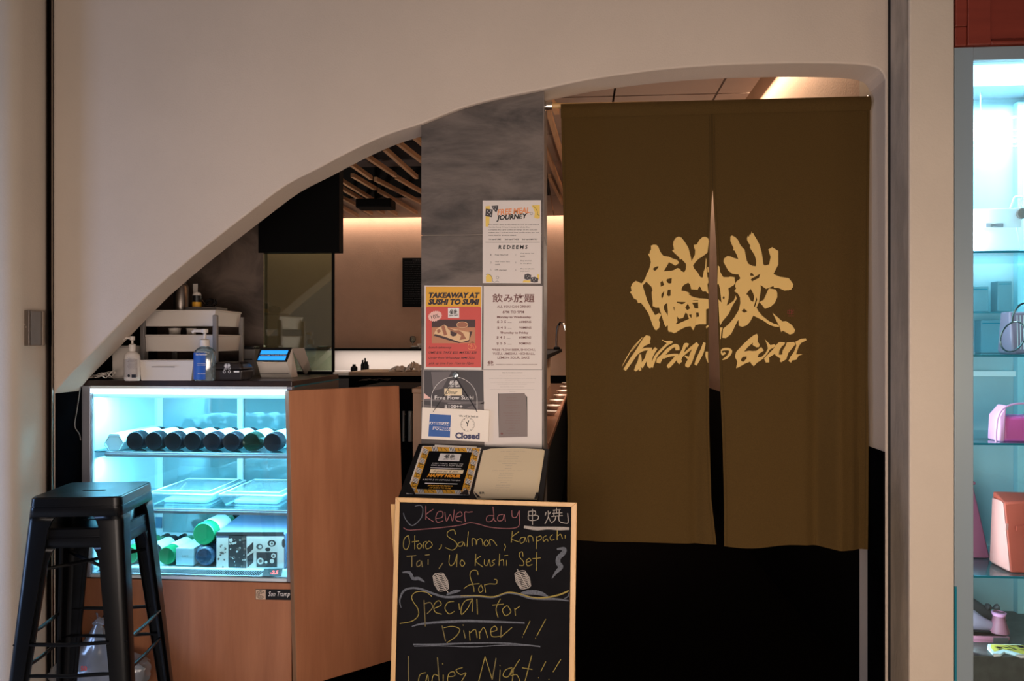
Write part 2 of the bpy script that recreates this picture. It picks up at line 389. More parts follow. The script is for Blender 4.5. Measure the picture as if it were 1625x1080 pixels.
bx('cove_lip', ceilpaint, -4.2, XI-.12, YBK-.115, YBK-.10, HC-.004, HC+.05, cl)
# ducts up in the dark
du = thing('ventilation_duct', 'dark ventilation duct crossing the black open ceiling', 'duct', (-1.2, 6.6, 2.9))
MB().box(-3.5, XO-.02, 6.5, 6.75, 2.86, 3.02).build('duct_body', darkgreyp, du, .01)
MB().box(-3.5, XO-.02, 5.2, 5.3, 2.95, 3.05).build('pipe', greyplastic, du, .01)
# timber slats hung under it (both ends read off the photograph, all at one height)
ZS = 2.70; ps = PZ(ZS)
slats = [((655.6, 219), (676, 236)), ((631, 229), (690, 274)), ((610, 239), (661, 284)), ((582, 251), (627, 281)), ((629, 284), (690, 319)), ((557, 263), (589, 285.5)),
         ((595.5, 287), (690, 335)), ((559, 281), (661, 340)), ((530, 282), (629, 342)), ((520, 288), (609, 340)), ((515, 301), (590, 341)), ((510, 313), (568, 345)),
         ((500, 321), (545, 344)), ((868, 172), (897, 268)), ((866, 240), (895, 312)), ((868, 152), (884, 182)), ((872, 282), (893, 325))]
for (a, b) in slats:
    p, q = ps.m(*a), ps.m(*b); q.y = min(q.y, YBK-.06); t = (q-p).normalized(); n = V((t.y, -t.x, 0))*.028
    tag(MB().pbox(p-n/2, n, q-p, (0, 0, .034)).build('ceiling_slat', slatwood), 'slim timber batten hung below the dark open ceiling', 'ceiling batten', 'timber ceiling battens')
sp = thing('track_fitting', 'small dark track fitting between ceiling battens', 'light fitting', (-1.15, 7.1, 2.62))
c = camp(592, 323, 7.0); MB().box(c.x-.16, c.x+.16, c.y, c.y+.2, c.z-.03, c.z+.05).build('housing', blackpanel, sp, .01)
MB().tube([(c.x, c.y+.1, c.z+.04), (c.x, c.y+.1, 3.1)], .015).build('drop_rod', blackpanel, sp)

# stone column in the doorway, slabs with joints between
yp0, yp1 = 2.82, 3.20
pc = struct(thing('pillar', None, None, (-.33, 2.82, 0))); pc['kind'] = 'structure'
px0, px1 = X(668.5, yp0), X(862, yp0)
bx('pillar_core', groutm, px0+.004, px1-.004, yp0+.006, yp1-.006, 0, 2.9, pc)
zz = [0, Z(760, 372, yp0)-1.2, Z(760, 372, yp0)-.6, Z(760, 372, yp0), 2.9]
for i in range(4): bx('stone_slab', stone, px0, px1, yp0, yp1, zz[i]+.0022, zz[i+1]-.0022, pc)
bx('corner_trim', corner, px1-.002, px1+.003, yp0+.001, yp0+.016, 0, 2.42, pc)

# stone side wall and black hood behind the display case
YG = 3.56
struct(bx('wall_inner_left', stonedark, -2.9, X(418, YG), YG, YG+.05, 0, 3.1))
struct(bx('wall_jamb_left', blackpanel, -2.05, -1.96, YB, YG, 0, 3.1))
struct(bx('beam', blackpanel, X(418, YG)-.02, X(539.5, YG), YG-.01, YG+.05, Z(539, 400, YG), 3.1))
gp = thing('glass_partition', 'clear glass screen with a dark edge behind the payment terminal', 'glass screen', (X(470, YG), YG, Z(470, 590, YG)))
gx0, gx1 = X(418, YG), X(527, YG)
MB().box(gx0, gx1, YG+.004, YG+.012, Z(470, 588, YG), Z(470, 398, YG)).build('pane', greenglass, gp)
MB().box(gx1-.002, gx1+.008, YG, YG+.016, Z(470, 590, YG), Z(470, 398, YG)).build('edge_strip', blackpanel, gp)
MB().box(gx0, gx1, YG-.002, YG+.018, Z(470, 590, YG)-.02, Z(470, 590, YG)+.004).build('base_channel', blackpanel, gp)
# ------------------------------------------------------------------ noren and its rod
YN = 2.915; pn0 = PY(YN)
def sst(a, b, x): t = max(0, min(1, (x-a)/(b-a))); return t*t*(3-2*t)
fx = [X(p, YN) for p in (1000, 1105, 1205, 1298, 1330, 1364)]
def fold(x, z):
    s = sst(1.95, .75, z); s2 = sst(2.2, 1.3, z)
    y = .010*s*sin(x*17+.6*sin(z*3)) + .0016*sin(x*31+z*6)*sin(z*9-x*5)*s2 + .004*s2*sin(x*9+z*2.2)
    y += .026*s*(math.exp(-((x-fx[3])/.028)**2)-.7*math.exp(-((x-fx[4])/.022)**2)) + .02*s*math.exp(-((x-fx[5])/.02)**2)
    y += .013*s*math.exp(-((x-fx[1])/.02)**2) - .006*s*math.exp(-((x-fx[0]+.1)/.05)**2)
    return y
class NP:
    def m(s, px, py, lift=0):
        p = pn0.m(px, py); p.y += fold(p.x, p.z)-lift; return p
nm = NP()
def edge(e, t):
    ys_ = e[0][1]+(e[-1][1]-e[0][1])*t
    for a, b in zip(e, e[1:]):
        if ys_ <= b[1] or b is e[-1]:
            k = (ys_-a[1])/(b[1]-a[1]); return a[0]+(b[0]-a[0])*k, ys_
Lp = [[(890, 166), (893, 300), (895, 400), (898, 600), (901, 667), (900, 788), (902, 857)], [(1129.5, 160), (1131, 300), (1127.5, 350), (1126, 400), (1125, 520), (1126, 596), (1126, 670), (1129, 790), (1137, 863)]]
Rp = [[(1129.5, 160), (1131, 300), (1134.5, 350), (1137.5, 400), (1140, 500), (1143, 596), (1147, 700), (1149, 800), (1149, 866)], [(1381, 153), (1378.5, 400), (1376, 600), (1377, 700), (1376, 870)]]
nb = PY(YN).m(1135, 866)
nor = thing('noren_curtain', 'olive brown split doorway curtain with gold brushed characters', 'curtain', (nb.x, YN, nb.z))
def panel(E, wob):
    m = MB(); NU, NV = 56, 60
    def f(l):
        def g(u, v):
            a, b = edge(E[0], v), edge(E[1], v)
            p = nm.m(a[0]+(b[0]-a[0])*u, a[1]+(b[1]-a[1])*u+wob*sin(u*9)*v**6, l); return p
        return g
    m.grid(f(0), NU, NV); m.grid(f(-.0016), NU, NV)
    return m
for E, wv in ((Lp, 1.2), (Rp, 2.2)):
    cp = panel(E, wv).build('cloth_panel', clothm, nor, 0, True)
    hm = MB()                                                     # stitched hems
    hm.ribbon(nm, [(edge(E[0], t/30)[0]+4, edge(E[0], t/30)[1], 1.1) for t in range(1, 31)], .0006, 1)
    hm.ribbon(nm, [(edge(E[1], t/30)[0]-4, edge(E[1], t/30)[1], 1.1) for t in range(1, 31)], .0006, 1)
    hm.build('hem_stitching', clothd, cp)
hp = MB()
hp.grid(lambda u, v: pn0.m(890+(1381-890)*u, (165.5-12.5*u)+22*v, .004+.010*sin(pi*min(1, v*1.02))), 40, 8)
hp.build('rod_pocket', clothm, nor, 0, True)
sm = MB(); sm.ribbon(nm, [(1129.5, 180, 3), (1130.5, 240, 3.4), (1131, 300, 2.2)], .003, 5); sm.build('centre_seam', clothd, nor)

class CN(CR): pass
A1 = lambda P: [(990+x/13.5, 360+y/13.5) for x, y in P]
A2 = lambda P: [(1060+x/13.5, 360+y/13.5) for x, y in P]
B1 = lambda P: [(990+x/10.8, 440+y/10.8) for x, y in P]
B2 = lambda P: [(1060+x/10.8, 440+y/10.8) for x, y in P]
CC = lambda P: [(1130+x/12, 360+y/12) for x, y in P]
DD = lambda P: [(1130+x/9.82, 440+y/9.82) for x, y in P]
EE = lambda P: [(980+x/10.484, 520+y/10.484) for x, y in P]
FF = lambda P: [(1135+x/10.484, 520+y/10.484) for x, y in P]
OV = lambda P: [(960+x/4.153, 350+y/4.153) for x, y in P]
solL = [
 A1([(580,400),(640,378),(700,385),(740,430),(770,510),(810,580),(850,620),(960,635),(1060,680),(1150,710),(1185,770),(1100,830),(1040,790),(965,755),(925,830),(850,950),(1080,930),(1160,880),(1215,900),(1215,1090),(465,1090),(490,990),(520,960),(550,870),(575,760),(565,690),(545,640),(515,570),(548,578),(555,520),(580,490)]),
 A2([(0,955),(130,920),(200,878),(260,900),(280,940),(350,970),(380,910),(390,830),(380,780),(290,685),(255,700),(240,650),(130,550),(90,505),(130,480),(108,380),(120,300),(170,230),(230,203),(290,225),(340,290),(400,380),(440,450),(480,600),(510,730),(580,590),(585,490),(560,440),(555,380),(620,370),(680,270),(740,215),(800,205),(860,235),(880,300),(860,450),(850,545),(740,630),(660,680),(600,740),(540,820),(560,880),(640,970),(700,1070),(750,1090),(0,1090)]),
 A2([(750,1090),(770,950),(800,870),(815,660),(830,700),(825,870),(835,900),(850,1090)]), A2([(845,850),(875,860),(880,960),(850,970)]),
 B1([(370,-2),(340,60),(300,105),(230,70),(200,60),(140,110),(118,170),(130,230),(105,255),(140,300),(170,360),(220,385),(240,440),(290,435),(350,510),(420,620),(470,760),(490,820),(530,895),(555,905),(605,860),(615,770),(598,720),(640,640),(600,610),(540,645),(480,560),(400,400),(320,140),(385,70),(420,-2)]),
 B1([(400,-2),(380,80),(470,160),(490,220),(465,280),(490,400),(490,490),(540,515),(600,515),(640,640),(690,800),(710,845),(755,820),(768,740),(745,640),(690,560),(680,500),(700,460),(740,440),(745,500),(750,570),(800,610),(820,700),(830,780),(800,880),(765,905),(760,930),(820,935),(850,955),(900,940),(980,870),(980,-2)]),
 B2([(-5,-2),(690,-2),(700,80),(680,120),(700,280),(650,235),(600,240),(560,160),(540,155),(515,210),(400,200),(380,120),(350,90),(270,130),(235,180),(230,225),(300,235),(360,260),(430,330),(540,355),(660,365),(700,370),(705,530),(660,545),(660,800),(540,800),(480,815),(440,905),(425,890),(390,835),(300,850),(160,920),(100,955),(70,940),(-5,905)]),
 B2([(655,840),(700,810),(705,840),(665,875)]),
]
holL = [A1([(622,905),(635,880),(690,850),(735,840),(735,870),(700,915),(660,942)]), B1([(625,85),(660,58),(690,130),(630,160)]), B1([(725,50),(740,30),(820,10),(812,100),(770,107),(738,80)]),
 B1([(640,290),(690,230),(685,290),(660,355),(640,345)]), B1([(750,215),(800,210),(797,310),(765,325),(735,300)]), B1([(530,560),(545,520),(605,515),(590,560),(605,600),(555,640)]),
 B1([(598,735),(632,655),(662,700),(650,760),(620,785)]), B1([(330,140),(385,75),(470,160),(475,270),(490,490),(540,640),(525,640),(400,350),(400,300),(360,240),(400,220)]),
 B2([(150,415),(300,420),(290,440),(240,460),(150,435)]), B2([(340,445),(382,530),(330,560),(293,520)]), B2([(415,430),(522,425),(527,530),(460,525),(440,470)]), B2([(488,600),(532,600),(542,665),(495,682)]),
 B2([(358,640),(407,630),(407,702)]), B2([(148,660),(190,710),(260,690),(300,603),(330,620),(362,710),(150,802),(130,795),(160,760)]), B2([(430,390),(525,388),(525,397),(440,397)]), B2([(90,500),(108,510),(115,580),(98,545)]),
 B2([(360,270),(430,318),(415,325),(355,285)])]
solR = [
 CC([(350,180),(380,160),(440,190),(490,240),(530,330),(580,395),(620,430),(635,520),(660,640),(690,700),(770,740),(835,748),(840,650),(810,540),(760,460),(715,385),(728,360),(670,260),(663,220),(680,165),(695,195),(720,130),(735,150),(752,85),(760,135),(775,110),(800,160),(850,240),(900,340),(940,480),(960,600),(970,710),(1000,735),(1080,715),(1090,1090),(440,1090),(460,1040),(540,980),(500,900),(460,900),(390,890),(310,830),(260,740),(218,660),(230,600),(290,552),(350,560),(420,590),(500,615),(470,530),(430,450),(398,440),(412,400),(370,320),(348,260)]),
 OV([(1075,190),(1100,175),(1140,200),(1140,290),(1108,352),(1150,370),(1210,380),(1240,420),(1225,455),(1180,460),(1110,430),(1060,450),(1020,420),(990,350),(1010,295),(1050,297),(1080,290),(1090,240)]),
 DD([(440,-5),(430,50),(370,80),(360,140),(375,170),(345,215),(400,250),(435,310),(440,400),(420,500),(350,620),(270,720),(175,800),(165,940),(220,945),(300,880),(340,800),(390,690),(412,660),(415,750),(470,770),(540,745),(590,690),(640,595),(690,620),(790,670),(890,740),(980,770),(1040,772),(1030,740),(960,720),(880,680),(780,600),(720,530),(690,470),(730,380),(740,300),(760,180),(750,90),(800,88),(940,80),(1000,60),(900,-5)]),
 DD([(935,550),(1010,700),(1045,760),(1070,850),(1100,830),(1210,890),(1270,870),(1295,820),(1240,740),(1150,680),(1090,685),(1040,640)]),
 DD([(880,-5),(1000,5),(1150,10),(1220,50),(1260,110),(1250,160),(1190,200),(1120,195),(1050,165),(960,162),(930,60)]),
 DD([(730,385),(800,350),(880,170),(990,190),(1010,240),(1010,310),(970,400),(910,455),(820,490),(760,410)]),
 DD([(95,40),(130,40),(105,-5),(350,-5),(355,80),(340,120),(255,170),(265,240),(260,330),(230,440),(340,360),(370,280),(385,330),(320,440),(260,570),(160,690),(135,740),(120,700),(103,340),(150,390),(130,200)]),
 CC([(110,730),(140,750),(155,850),(200,930),(270,1030),(290,970),(340,945),(400,950),(430,1000),(440,1090),(105,1090)]),
 DD([(130,780),(170,778),(150,850),(140,960),(128,960)]),
]
holR = [CC([(722,885),(760,872),(800,930),(730,930)]), CC([(735,1000),(760,975),(830,940),(915,888),(890,970),(760,1035)]), DD([(600,175),(640,250),(655,310),(640,380),(600,360),(560,280),(530,260)]),
 DD([(460,520),(500,485),(550,530),(500,550)]), DD([(180,290),(200,305),(190,345),(165,320)]), DD([(690,310),(700,350),(665,460),(650,450)])]
def rib(F, pts):                                                  # outline of one brushed stroke
    pts = smooth(pts, 4); L, R = [], []
    for i, (x, y, wd) in enumerate(pts):
        a, b = pts[max(0, i-1)], pts[min(len(pts)-1, i+1)]
        dx, dy = b[0]-a[0], b[1]-a[1]; q = math.hypot(dx, dy) or 1
        L.append((x-dy/q*wd/2, y+dx/q*wd/2)); R.append((x+dy/q*wd/2, y-dx/q*wd/2))
    return F(L+R[::-1])
latL = [rib(EE, p) for p in (
 [(115,700,50),(220,545,64),(340,370,66),(430,250,95),(490,180,115),(510,130,70)], [(480,230,110),(500,275,95)], [(250,490,40),(350,400,44),(450,355,44),(570,350,44)], [(372,440,30),(365,560,70),(330,650,80),(285,712,36)], [(350,685,60),(390,680,50)],
 [(560,370,70),(510,420,70),(480,500,56),(430,580,60),(385,650,70)], [(640,335,50),(590,400,62),(540,500,70),(525,600,90),(555,655,50)], [(555,650,60),(590,570,50),(640,460,44),(730,360,40),(820,275,40),(870,240,60),(915,235,20)], [(735,200,10),(790,225,20),(850,240,60)],
 [(995,370,70),(985,310,74),(930,300,50),(830,370,56),(740,470,60),(690,530,84),(675,585,64)], [(750,490,54),(850,460,44),(940,450,44),(1010,455,50)], [(1000,460,60),(930,545,64),(850,630,64),(825,650,40)],
 [(1175,295,66),(1130,280,60),(1100,350,50),(1060,440,66),(1020,530,80),(1050,580,70)], [(1065,470,40),(1160,390,40),(1250,320,50),(1340,255,52)], [(1335,265,60),(1265,400,80),(1210,540,90),(1165,620,84),(1150,650,50)], [(1120,465,20),(1180,505,44)],
 [(1452,245,40),(1410,390,66),(1350,520,66),(1305,620,44)], [(1490,395,40),(1490,480,40),(1512,580,8)])]
thinL = [rib(EE, p) for p in ([(75,640,6),(150,500,15),(260,320,12),(410,160,14)], [(410,160,8),(340,250,12),(230,390,8)])]
latR = [rib(FF, p) for p in ([(100,380,20),(150,355,40),(230,355,40),(262,390,50),(235,450,44),(185,500,40),(125,530,14)], [(105,390,20),(125,440,36),(170,410,40)])] + [
 FF([(350,670),(370,560),(330,480),(350,400),(450,290),(560,180),(640,120),(690,98),(708,140),(700,220),(735,280),(720,320),(680,322),(620,285),(625,245),(540,320),(480,395),(560,378),(620,385),(680,380),(760,318),(802,375),(770,400),(720,430),(698,490),(770,480),(830,420),(870,340),(850,260),(820,188),(870,240),(910,285),(980,272),(1008,300),(960,330),(900,360),(860,430),(780,520),(690,580),(640,638),(600,600),(580,562),(500,592),(400,650)]),
 FF([(805,510),(880,430),(960,350),(1020,270),(1060,233),(1155,240),(1150,272),(1100,310),(1060,380),(1050,450),(1110,410),(1120,370),(1160,310),(1190,240),(1310,233),(1335,270),(1270,350),(1210,420),(1180,520),(1090,572),(1068,555),(1080,510),(1000,460),(985,430),(890,490),(892,572),(835,575)]),
 FF([(1215,550),(1250,480),(1310,400),(1350,300),(1332,230),(1430,180),(1510,173),(1522,205),(1430,250),(1390,310),(1345,440),(1460,438),(1390,462),(1350,530),(1280,540),(1260,578)])]
hLR = [FF([(430,520),(460,480),(520,475),(520,510),(470,565),(435,555)]), FF([(1060,450),(1110,405),(1112,440)])]
vl = [((x, 340), (x, 610)) for x in range(985, 1290, 12)]
for so_, ho_ in ((solL, holL), (solR, holR)):
    em = MB(); em.shape(nm, so_, ho_, .0012, vl); tag(em.build('brushed_character', goldink, nor), 'pale gold brushed character', kind='stuff')
for so_, ho_ in ((latL[:4]+thinL, ()), (latL[4:8], ()), (latL[8:11], ()), (latL[11:14], ()), (latL[14:15], ()), (latL[15:], ()), (latR[:2], ()), (latR[2:3], hLR[:1]), (latR[3:4], hLR[1:]), (latR[4:], ())):
    em = MB(); em.shape(nm, so_, ho_, .0012, vl); em.build('brushed_letter', goldink, nor)['kind'] = 'stuff'
st = MB()
for p in ([(1170,515),(1235,515)], [(1175,560),(1270,560)], [(1175,520),(1172,565)], [(1200,500),(1205,580)], [(1235,495),(1250,540),(1270,500)], [(1230,500),(1232,580)], [(1180,600),(1275,600)]): st.stroke(nm, DD(p), 1.0, .0012)
tag(st.build('seal_mark', redink, nor), 'small red seal')
_EM = (tri2d(solL+solR, holL+holR), tri2d(latL+latR, hLR))
def emblem(m, pl, x0, y0, x1, y1, lift=.0012, latin=True):        # the same mark, small, in print
    for k, (vs, fs) in enumerate(_EM):
        if k and not latin: continue
        b, hgt = (600 if latin else 545), (600-378 if latin else 545-378)
        m.add([pl.m(x0+(x-985)/(1290-985)*(x1-x0), y0+(y-378)/hgt*(y1-y0), lift) for x, y in vs], fs)
# rod
rz = Z(1130, 163, YN+.016); rd = thing('curtain_rod', 'wooden rod carrying the olive curtain between column and wall', 'curtain rod', (.45, YN+.016, rz))
yr = YN+.017
MB().tube([(px1+.012, yr, Z(872, 168, yr)), (XR-.012, yr, Z(1386, 160, yr))], .0105, 14).build('pole', oakh, rd, 0, True)
for xx, zz_, s_ in ((px1, Z(872, 168, yr), 1), (XR-.006, Z(1386, 160, yr), -1)):
    MB().lathe([(.0, 0), (.021, 0), (.021, .004), (.0155, .006), (.0155, .028), (.013, .029), (.013, .010)], (xx, yr, zz_), (s_, 0, 0), 20, False).build('end_bracket', chrome, rd, 0, True)
# ------------------------------------------------------------------ paper on the column
pp = PY(yp0)
def sheet(name, label, pts, cat='poster', lift=.0004, th=.0006, mat=paper):
    c_ = pp.m(sum(p[0] for p in pts)/len(pts), max(p[1] for p in pts))
    t = thing(name, label, cat, c_); MB().slab(pp, pts, lift, th).build('sheet', mat, t); return t
class Ink:                                                        # one mesh per colour of print
    def __init__(s, t, pl, lift=.0013): s.t, s.pl, s.d, s.l, s.k = t, pl, {}, lift, 0
    def __call__(s, nm_, mat, up=0):
        k = (nm_, mat.name)
        if k not in s.d: s.d[k] = (MB(), mat, nm_)
        return s.d[k][0]
    def done(s):
        for m, mat, n in s.d.values(): m.build(n, mat, s.t)['kind'] = 'stuff'
# A: free meal journey
t = sheet('promotion_poster', 'white free meal journey poster with dice, topmost on the stone column', [(766,318),(858.7,317.6),(858,449.6),(766,449)])
I = Ink(t, None); c = CR(pp, 760, 310, 7.45)
y_ = I('colour_print', yellowp)
for P in ([(78,128),(130,122),(128,240),(122,330),(110,370),(80,368)], [(622,118),(720,112),(720,270),(690,276),(655,262),(662,200),(640,150)], [(85,1022),(82,960),(100,930),(135,935),(158,970),(150,1024)], [(515,1028),(530,1000),(610,1002),(608,1028)], [(690,935),(715,930),(715,1000),(690,985)]): y_.poly(c, P, .0013)
k_ = I('lettering', inkblack)
d_ = I('dice_print', darkgreyp)
for P in ([(82,158),(165,168),(155,258),(76,245)], [(150,124),(228,118),(225,165),(205,205),(165,160)], [(540,935),(580,922),(618,940),(614,988),(570,998),(537,985)], [(612,972),(660,962),(702,980),(698,1026),(650,1030),(612,1020)]): d_.poly(c, P, .0015)
w_ = I('dice_spots', whitep)
for a, b in ((100,185),(122,205),(140,185),(98,225),(140,232),(175,140),(205,135),(195,165),(560,950),(590,955),(575,975),(635,985),(670,990),(650,1010)): w_.disc(c, a, b, 5, 5, .0017, 8)
I('headline', orangep).text(c, 'FREE MEAL', 215, 152, 600, 222, .0016, .03, .25, -4)
k_.text(c, 'JOURNEY', 205, 222, 580, 300, .0016, .045, .25, -4)
for s_, a, b, e in (('Earn stamps: Stamp Sunday Stamps for each set meal ordered',115,338,710), ('Get the Stamp Collect 5 stamps for all the Bliss',115,370,600), ('Complete the Card: Collect all stamps on the card, and',115,401,690), ('redeem free Lunch set meal! Free, you\'ll roll the dice and',115,432,705), ('more time for an extra reward',115,462,438)): k_.text(c, s_, a, b, e, b+15, .0014, .012)
for s_, a, e in (('1st card UME',118,262), ('2nd card TAKE',305,472), ('3rd card MATSU',510,692)): k_.text(c, s_, a, 510, e, 525, .0014, .03)
k_.rect(c, 78, 551, 720, 555, .0014); k_.text(c, 'REDEEMS', 232, 587, 575, 633, .0014, .03, .1, 0, 1.5)
for n_, a, b in (('1',135,690),('2',430,690),('3',135,780),('4',430,780),('5',135,866),('6',430,866)): I('numbering', inkgrey).text(c, n_, a, b, a+12, b+24, .0014)
for s_, a, b, e in (('Free Hand roll',192,694,345), ('Chef choice 1pc',490,678,650), ('sushi',490,708,545), ('Chef choice 3pcs',192,776,365), ('sushi',192,806,245), ('Any alcohol',490,766,620), ('by the glass',490,796,620), ('10% discount',192,872,328), ('You can choose',490,858,655), ('any sushi',490,886,598)): k_.text(c, s_, a, b, e, b+15, .0014, .012)
k_.stroke(c, [(640,120),(675,160),(692,190),(695,225),(718,238)], 4, .0016); k_.ring(c, 620, 215, 15, 15, 3, .0016)
k_.stroke(c, [(82,935),(110,930),(140,945),(158,980),(160,1010),(185,1025),(215,1012),(238,1024)], 4, .0016); k_.ring(c, 220, 970, 15, 15, 3, .0016); I.done()
# B: takeaway
t = sheet('takeaway_poster', 'red and amber takeaway poster with a food picture on the stone column', [(673.7,452.7),(765.4,453.2),(764.4,586.6),(673,585)])
I = Ink(t, None); c = CR(pp, 665, 445, 7.45)
I('amber_band', amber).poly(c, [(80,72),(735,74),(734,330),(80,330)], .0012)
rr = [(82,1020),(732,1024)]+[(734-25+25*cos(radians(a)), 332-25*sin(radians(a))) for a in range(0, 91, 15)]+[(107-25*sin(radians(a)), 332-25*cos(radians(a))) for a in range(0, 91, 15)]
I('red_field', redp).poly(c, rr[::-1], .0014)
k_ = I('headline', inkdarknavy); k_.text(c, 'TAKEAWAY AT', 115, 140, 720, 207, .0017, .06, .22); k_.text(c, 'SUSHI TO SUMI', 110, 216, 715, 286, .0017, .06, .22)
I('emblem_card', whitep).rect(c, 343, 322, 475, 440, .0017); emblem(I('emblem_print', inkblack), c, 352, 338, 466, 428, .002)
bd = []
for i in range(40):
    r_ = 76 if i % 2 else 88; a = 2*pi*i/40
    bx_, by_ = r_*cos(a), r_*.72*sin(a); bd.append((190+bx_*cos(-.3)-by_*sin(-.3), 420+bx_*sin(-.3)+by_*cos(-.3)))
I('discount_badge', pinkp).poly(c, bd[::-1], .0021); I('badge_lettering', inkblack).text(c, '10%', 143, 400, 238, 448, .0024, .0, 0, -17)
I('picture_table', foodmid).rect(c, 150, 460, 665, 740, .0017); fd = I('picture_shade', fooddark); fd.rect(c, 150, 460, 665, 552, .0019)
fd.poly(c, [(168,650),(300,690),(470,738),(590,720),(632,600),(600,600),(470,720),(200,630)], .0019); fd.poly(c, [(370,590),(450,620),(440,650),(400,662),(372,640)], .0024)
I('picture_bowl', foodbrown).disc(c, 512, 524, 70, 40, .002); I('picture_bowl_rim', foodcream).ring(c, 512, 522, 66, 35, 6, .0022)
fc = I('picture_plate', foodcream); fc.poly(c, [(176,628),(205,575),(250,545),(300,520),(360,560),(480,585),(600,612),(592,700),(500,730),(420,705),(300,660)], .0021)
fb = I('picture_sushi', foodbrown)
for P in ([(262,540),(300,528),(335,640),(295,648)], [(330,545),(420,590),(470,585),(520,620),(560,690),(480,702),(500,650),(430,610),(350,580)], [(210,590),(240,570),(262,600),(225,625)]): fb.poly(c, P, .0023)
f_ = I('flame_print', orangep); f_.stroke(c, [(600,815),(578,790),(590,750),(615,765),(625,720),(655,750),(672,790),(650,815),(600,815)], 6, .0017); f_.stroke(c, [(610,800),(625,765),(645,790),(640,808)], 5, .0017)
k2 = I('lettering', inkblack)
for s_, a, b, e in (('Lunch takeaway',115,776,385), ('UME $18, TAKE $23, MATSU $38',115,836,682), ('Order from WhatsApp 9646 7030',115,900,662), ('pick up time from 11am to 12pm',115,964,646)): k2.text(c, s_, a, b, e, b+32, .0017, .008, .3)
I.done()
# C: all you can drink
t = sheet('drinks_poster', 'pale all you can drink poster with maroon Japanese heading on the column', [(767.6,453.7),(860.7,453.3),(860,585.6),(767.2,585.6)])
I = Ink(t, None); c = CR(pp, 762, 445, 7.45); k_ = I('lettering', inkbrown)
k_.text(c, '飲み放題', 145, 155, 642, 260, .0013, .012)
for s_, a, b, e, f, bo in (('ALL YOU CAN DRINK!',200,293,596,320,.015), ('6PM TO 9PM',265,354,520,388,.015), ('Monday to Wednesday',200,418,602,450,.03), ('$ 3 5 ....',200,472,370,503,.015), ('60MINS',462,474,604,500,.015),
   ('$ 4 5 ....',200,541,370,573,.015), ('90MINS',462,543,606,570,.015), ('Thursday to Friday',234,603,570,635,.03), ('$ 4 5 ....',194,656,355,688,.015), ('60MINS',460,657,602,684,.015), ('$ 5 5 ....',194,727,370,759,.015), ('90MINS',458,729,600,756,.015),
   ('*FREE FLOW BEER, SHOCHU,',140,802,652,834,.015), ('YUZU, UMESHU, HIGHBALL,',148,850,648,881,.015), ('LEMON SOUR, SAKE',206,898,582,927,.015), ('*WEEKDAY DINING, 2 HOUR DRINKS PACKAGE.',185,985,680,1000,.012)): k_.text(c, s_, a, b, e, f, .0013, bo)
emblem(k_, c, 82, 945, 166, 1010, .0013); I.done()
# E: notice with a menu card
t = sheet('notice_sheet', 'white notice page with a brown grey card on it, lowest on the column', [(767,586.4),(860.3,586.4),(860,712),(769,711)])
I = Ink(t, None); c = CR(pp, 765, 575, 7.714); k_ = I('lettering', inkgrey)
k_.text(c, 'FREE FLOW MENU NOTICE', 245, 119, 496, 131, .0013, .02)
for s_, a, b, e in (('please let our staff know before you order',210,160,530), ('all items on this menu are prepared fresh and served to the whole table only',90,192,656), ('one menu for each table',285,210,456), ('last order is thirty minutes before the end of your seating, thank you for your kind',105,241,640), ('understanding and support for the restaurant',190,260,550), ('any food left over will be charged',225,293,515), ('prices are subject to service charge and prevailing taxes as printed below',95,324,640), ('thank you',335,354,408)): k_.text(c, s_, a, b, e, b+8, .0013)
I('card_edge', inkblack).poly(c, [(195,378),(215,380),(225,912),(206,914)], .0016); I('card_edge', inkblack).poly(c, [(532,400),(552,418),(556,900),(540,905)], .0016)
I.done()
cardm = MB().slab(c, [(204,380),(520,374),(540,418),(556,906),(210,914)], .0014, .0008).build('menu_card', cardgrey, t)
cl_ = MB()
for i, (a, e) in enumerate(((300,430),(290,440),(310,420),(270,450),(290,460),(340,380),(260,470),(280,470),(300,470),(290,470),(285,460),(345,400),(330,410),(300,440),(300,450))): cl_.text(c, ('seasonal platter with rice', 'charcoal grilled skewers set', 'house pickles and miso soup')[i % 3], a, 425+i*31, e, 435+i*31, .0025)
cl_.disc(c, 243, 868, 16, 12, .0025); cl_.build('card_lettering', inkbrown, cardm)
# D: free flow sushi
t = sheet('sushi_poster', 'charcoal free flow sushi poster half hidden by the hanging closed sign', [(672.5,586.2),(767.2,586.8),(767,662),(672,660)])
I = Ink(t, None); c = CR(pp, 660, 580, 8.31)
I('photo_print', darkgreyp).poly(c, [(108,56),(890,62),(896,600),(106,600)], .0012)
g_ = I('photo_shapes', midgreyp); g_.poly(c, [(108,430),(330,440),(600,470),(900,470),(900,500),(600,505),(300,470),(108,460)], .0014); g_.poly(c, [(108,510),(300,540),(340,590),(108,590)], .0014); g_.poly(c, [(620,590),(700,540),(896,480),(896,590)], .0014)
I('photo_highlight', pinkp).poly(c, [(108,360),(200,430),(108,440)], .0016); g_.poly(c, [(200,80),(470,75),(350,300),(230,330)], .0014)
w_ = I('lettering', whitep); w_.ring(c, 505, 450, 302, 302, 5, .0017, 180, 360, 40); w_.rect(c, 200, 450, 206, 590, .0017); w_.rect(c, 804, 450, 810, 590, .0017)
emblem(w_, c, 425, 196, 592, 292, .0017); w_.text(c, 'Free Flow Sushi', 248, 393, 760, 446, .0017, .008); w_.text(c, '$100++', 380, 513, 616, 566, .0017, .02); w_.rect(c, 420, 493, 590, 496, .0017)
I('cream_label', creampaper).rect(c, 376, 300, 608, 392, .0018); I('label_script', inkblack).text(c, 'Dinner', 395, 318, 550, 376, .002, 0, .4); I.done()
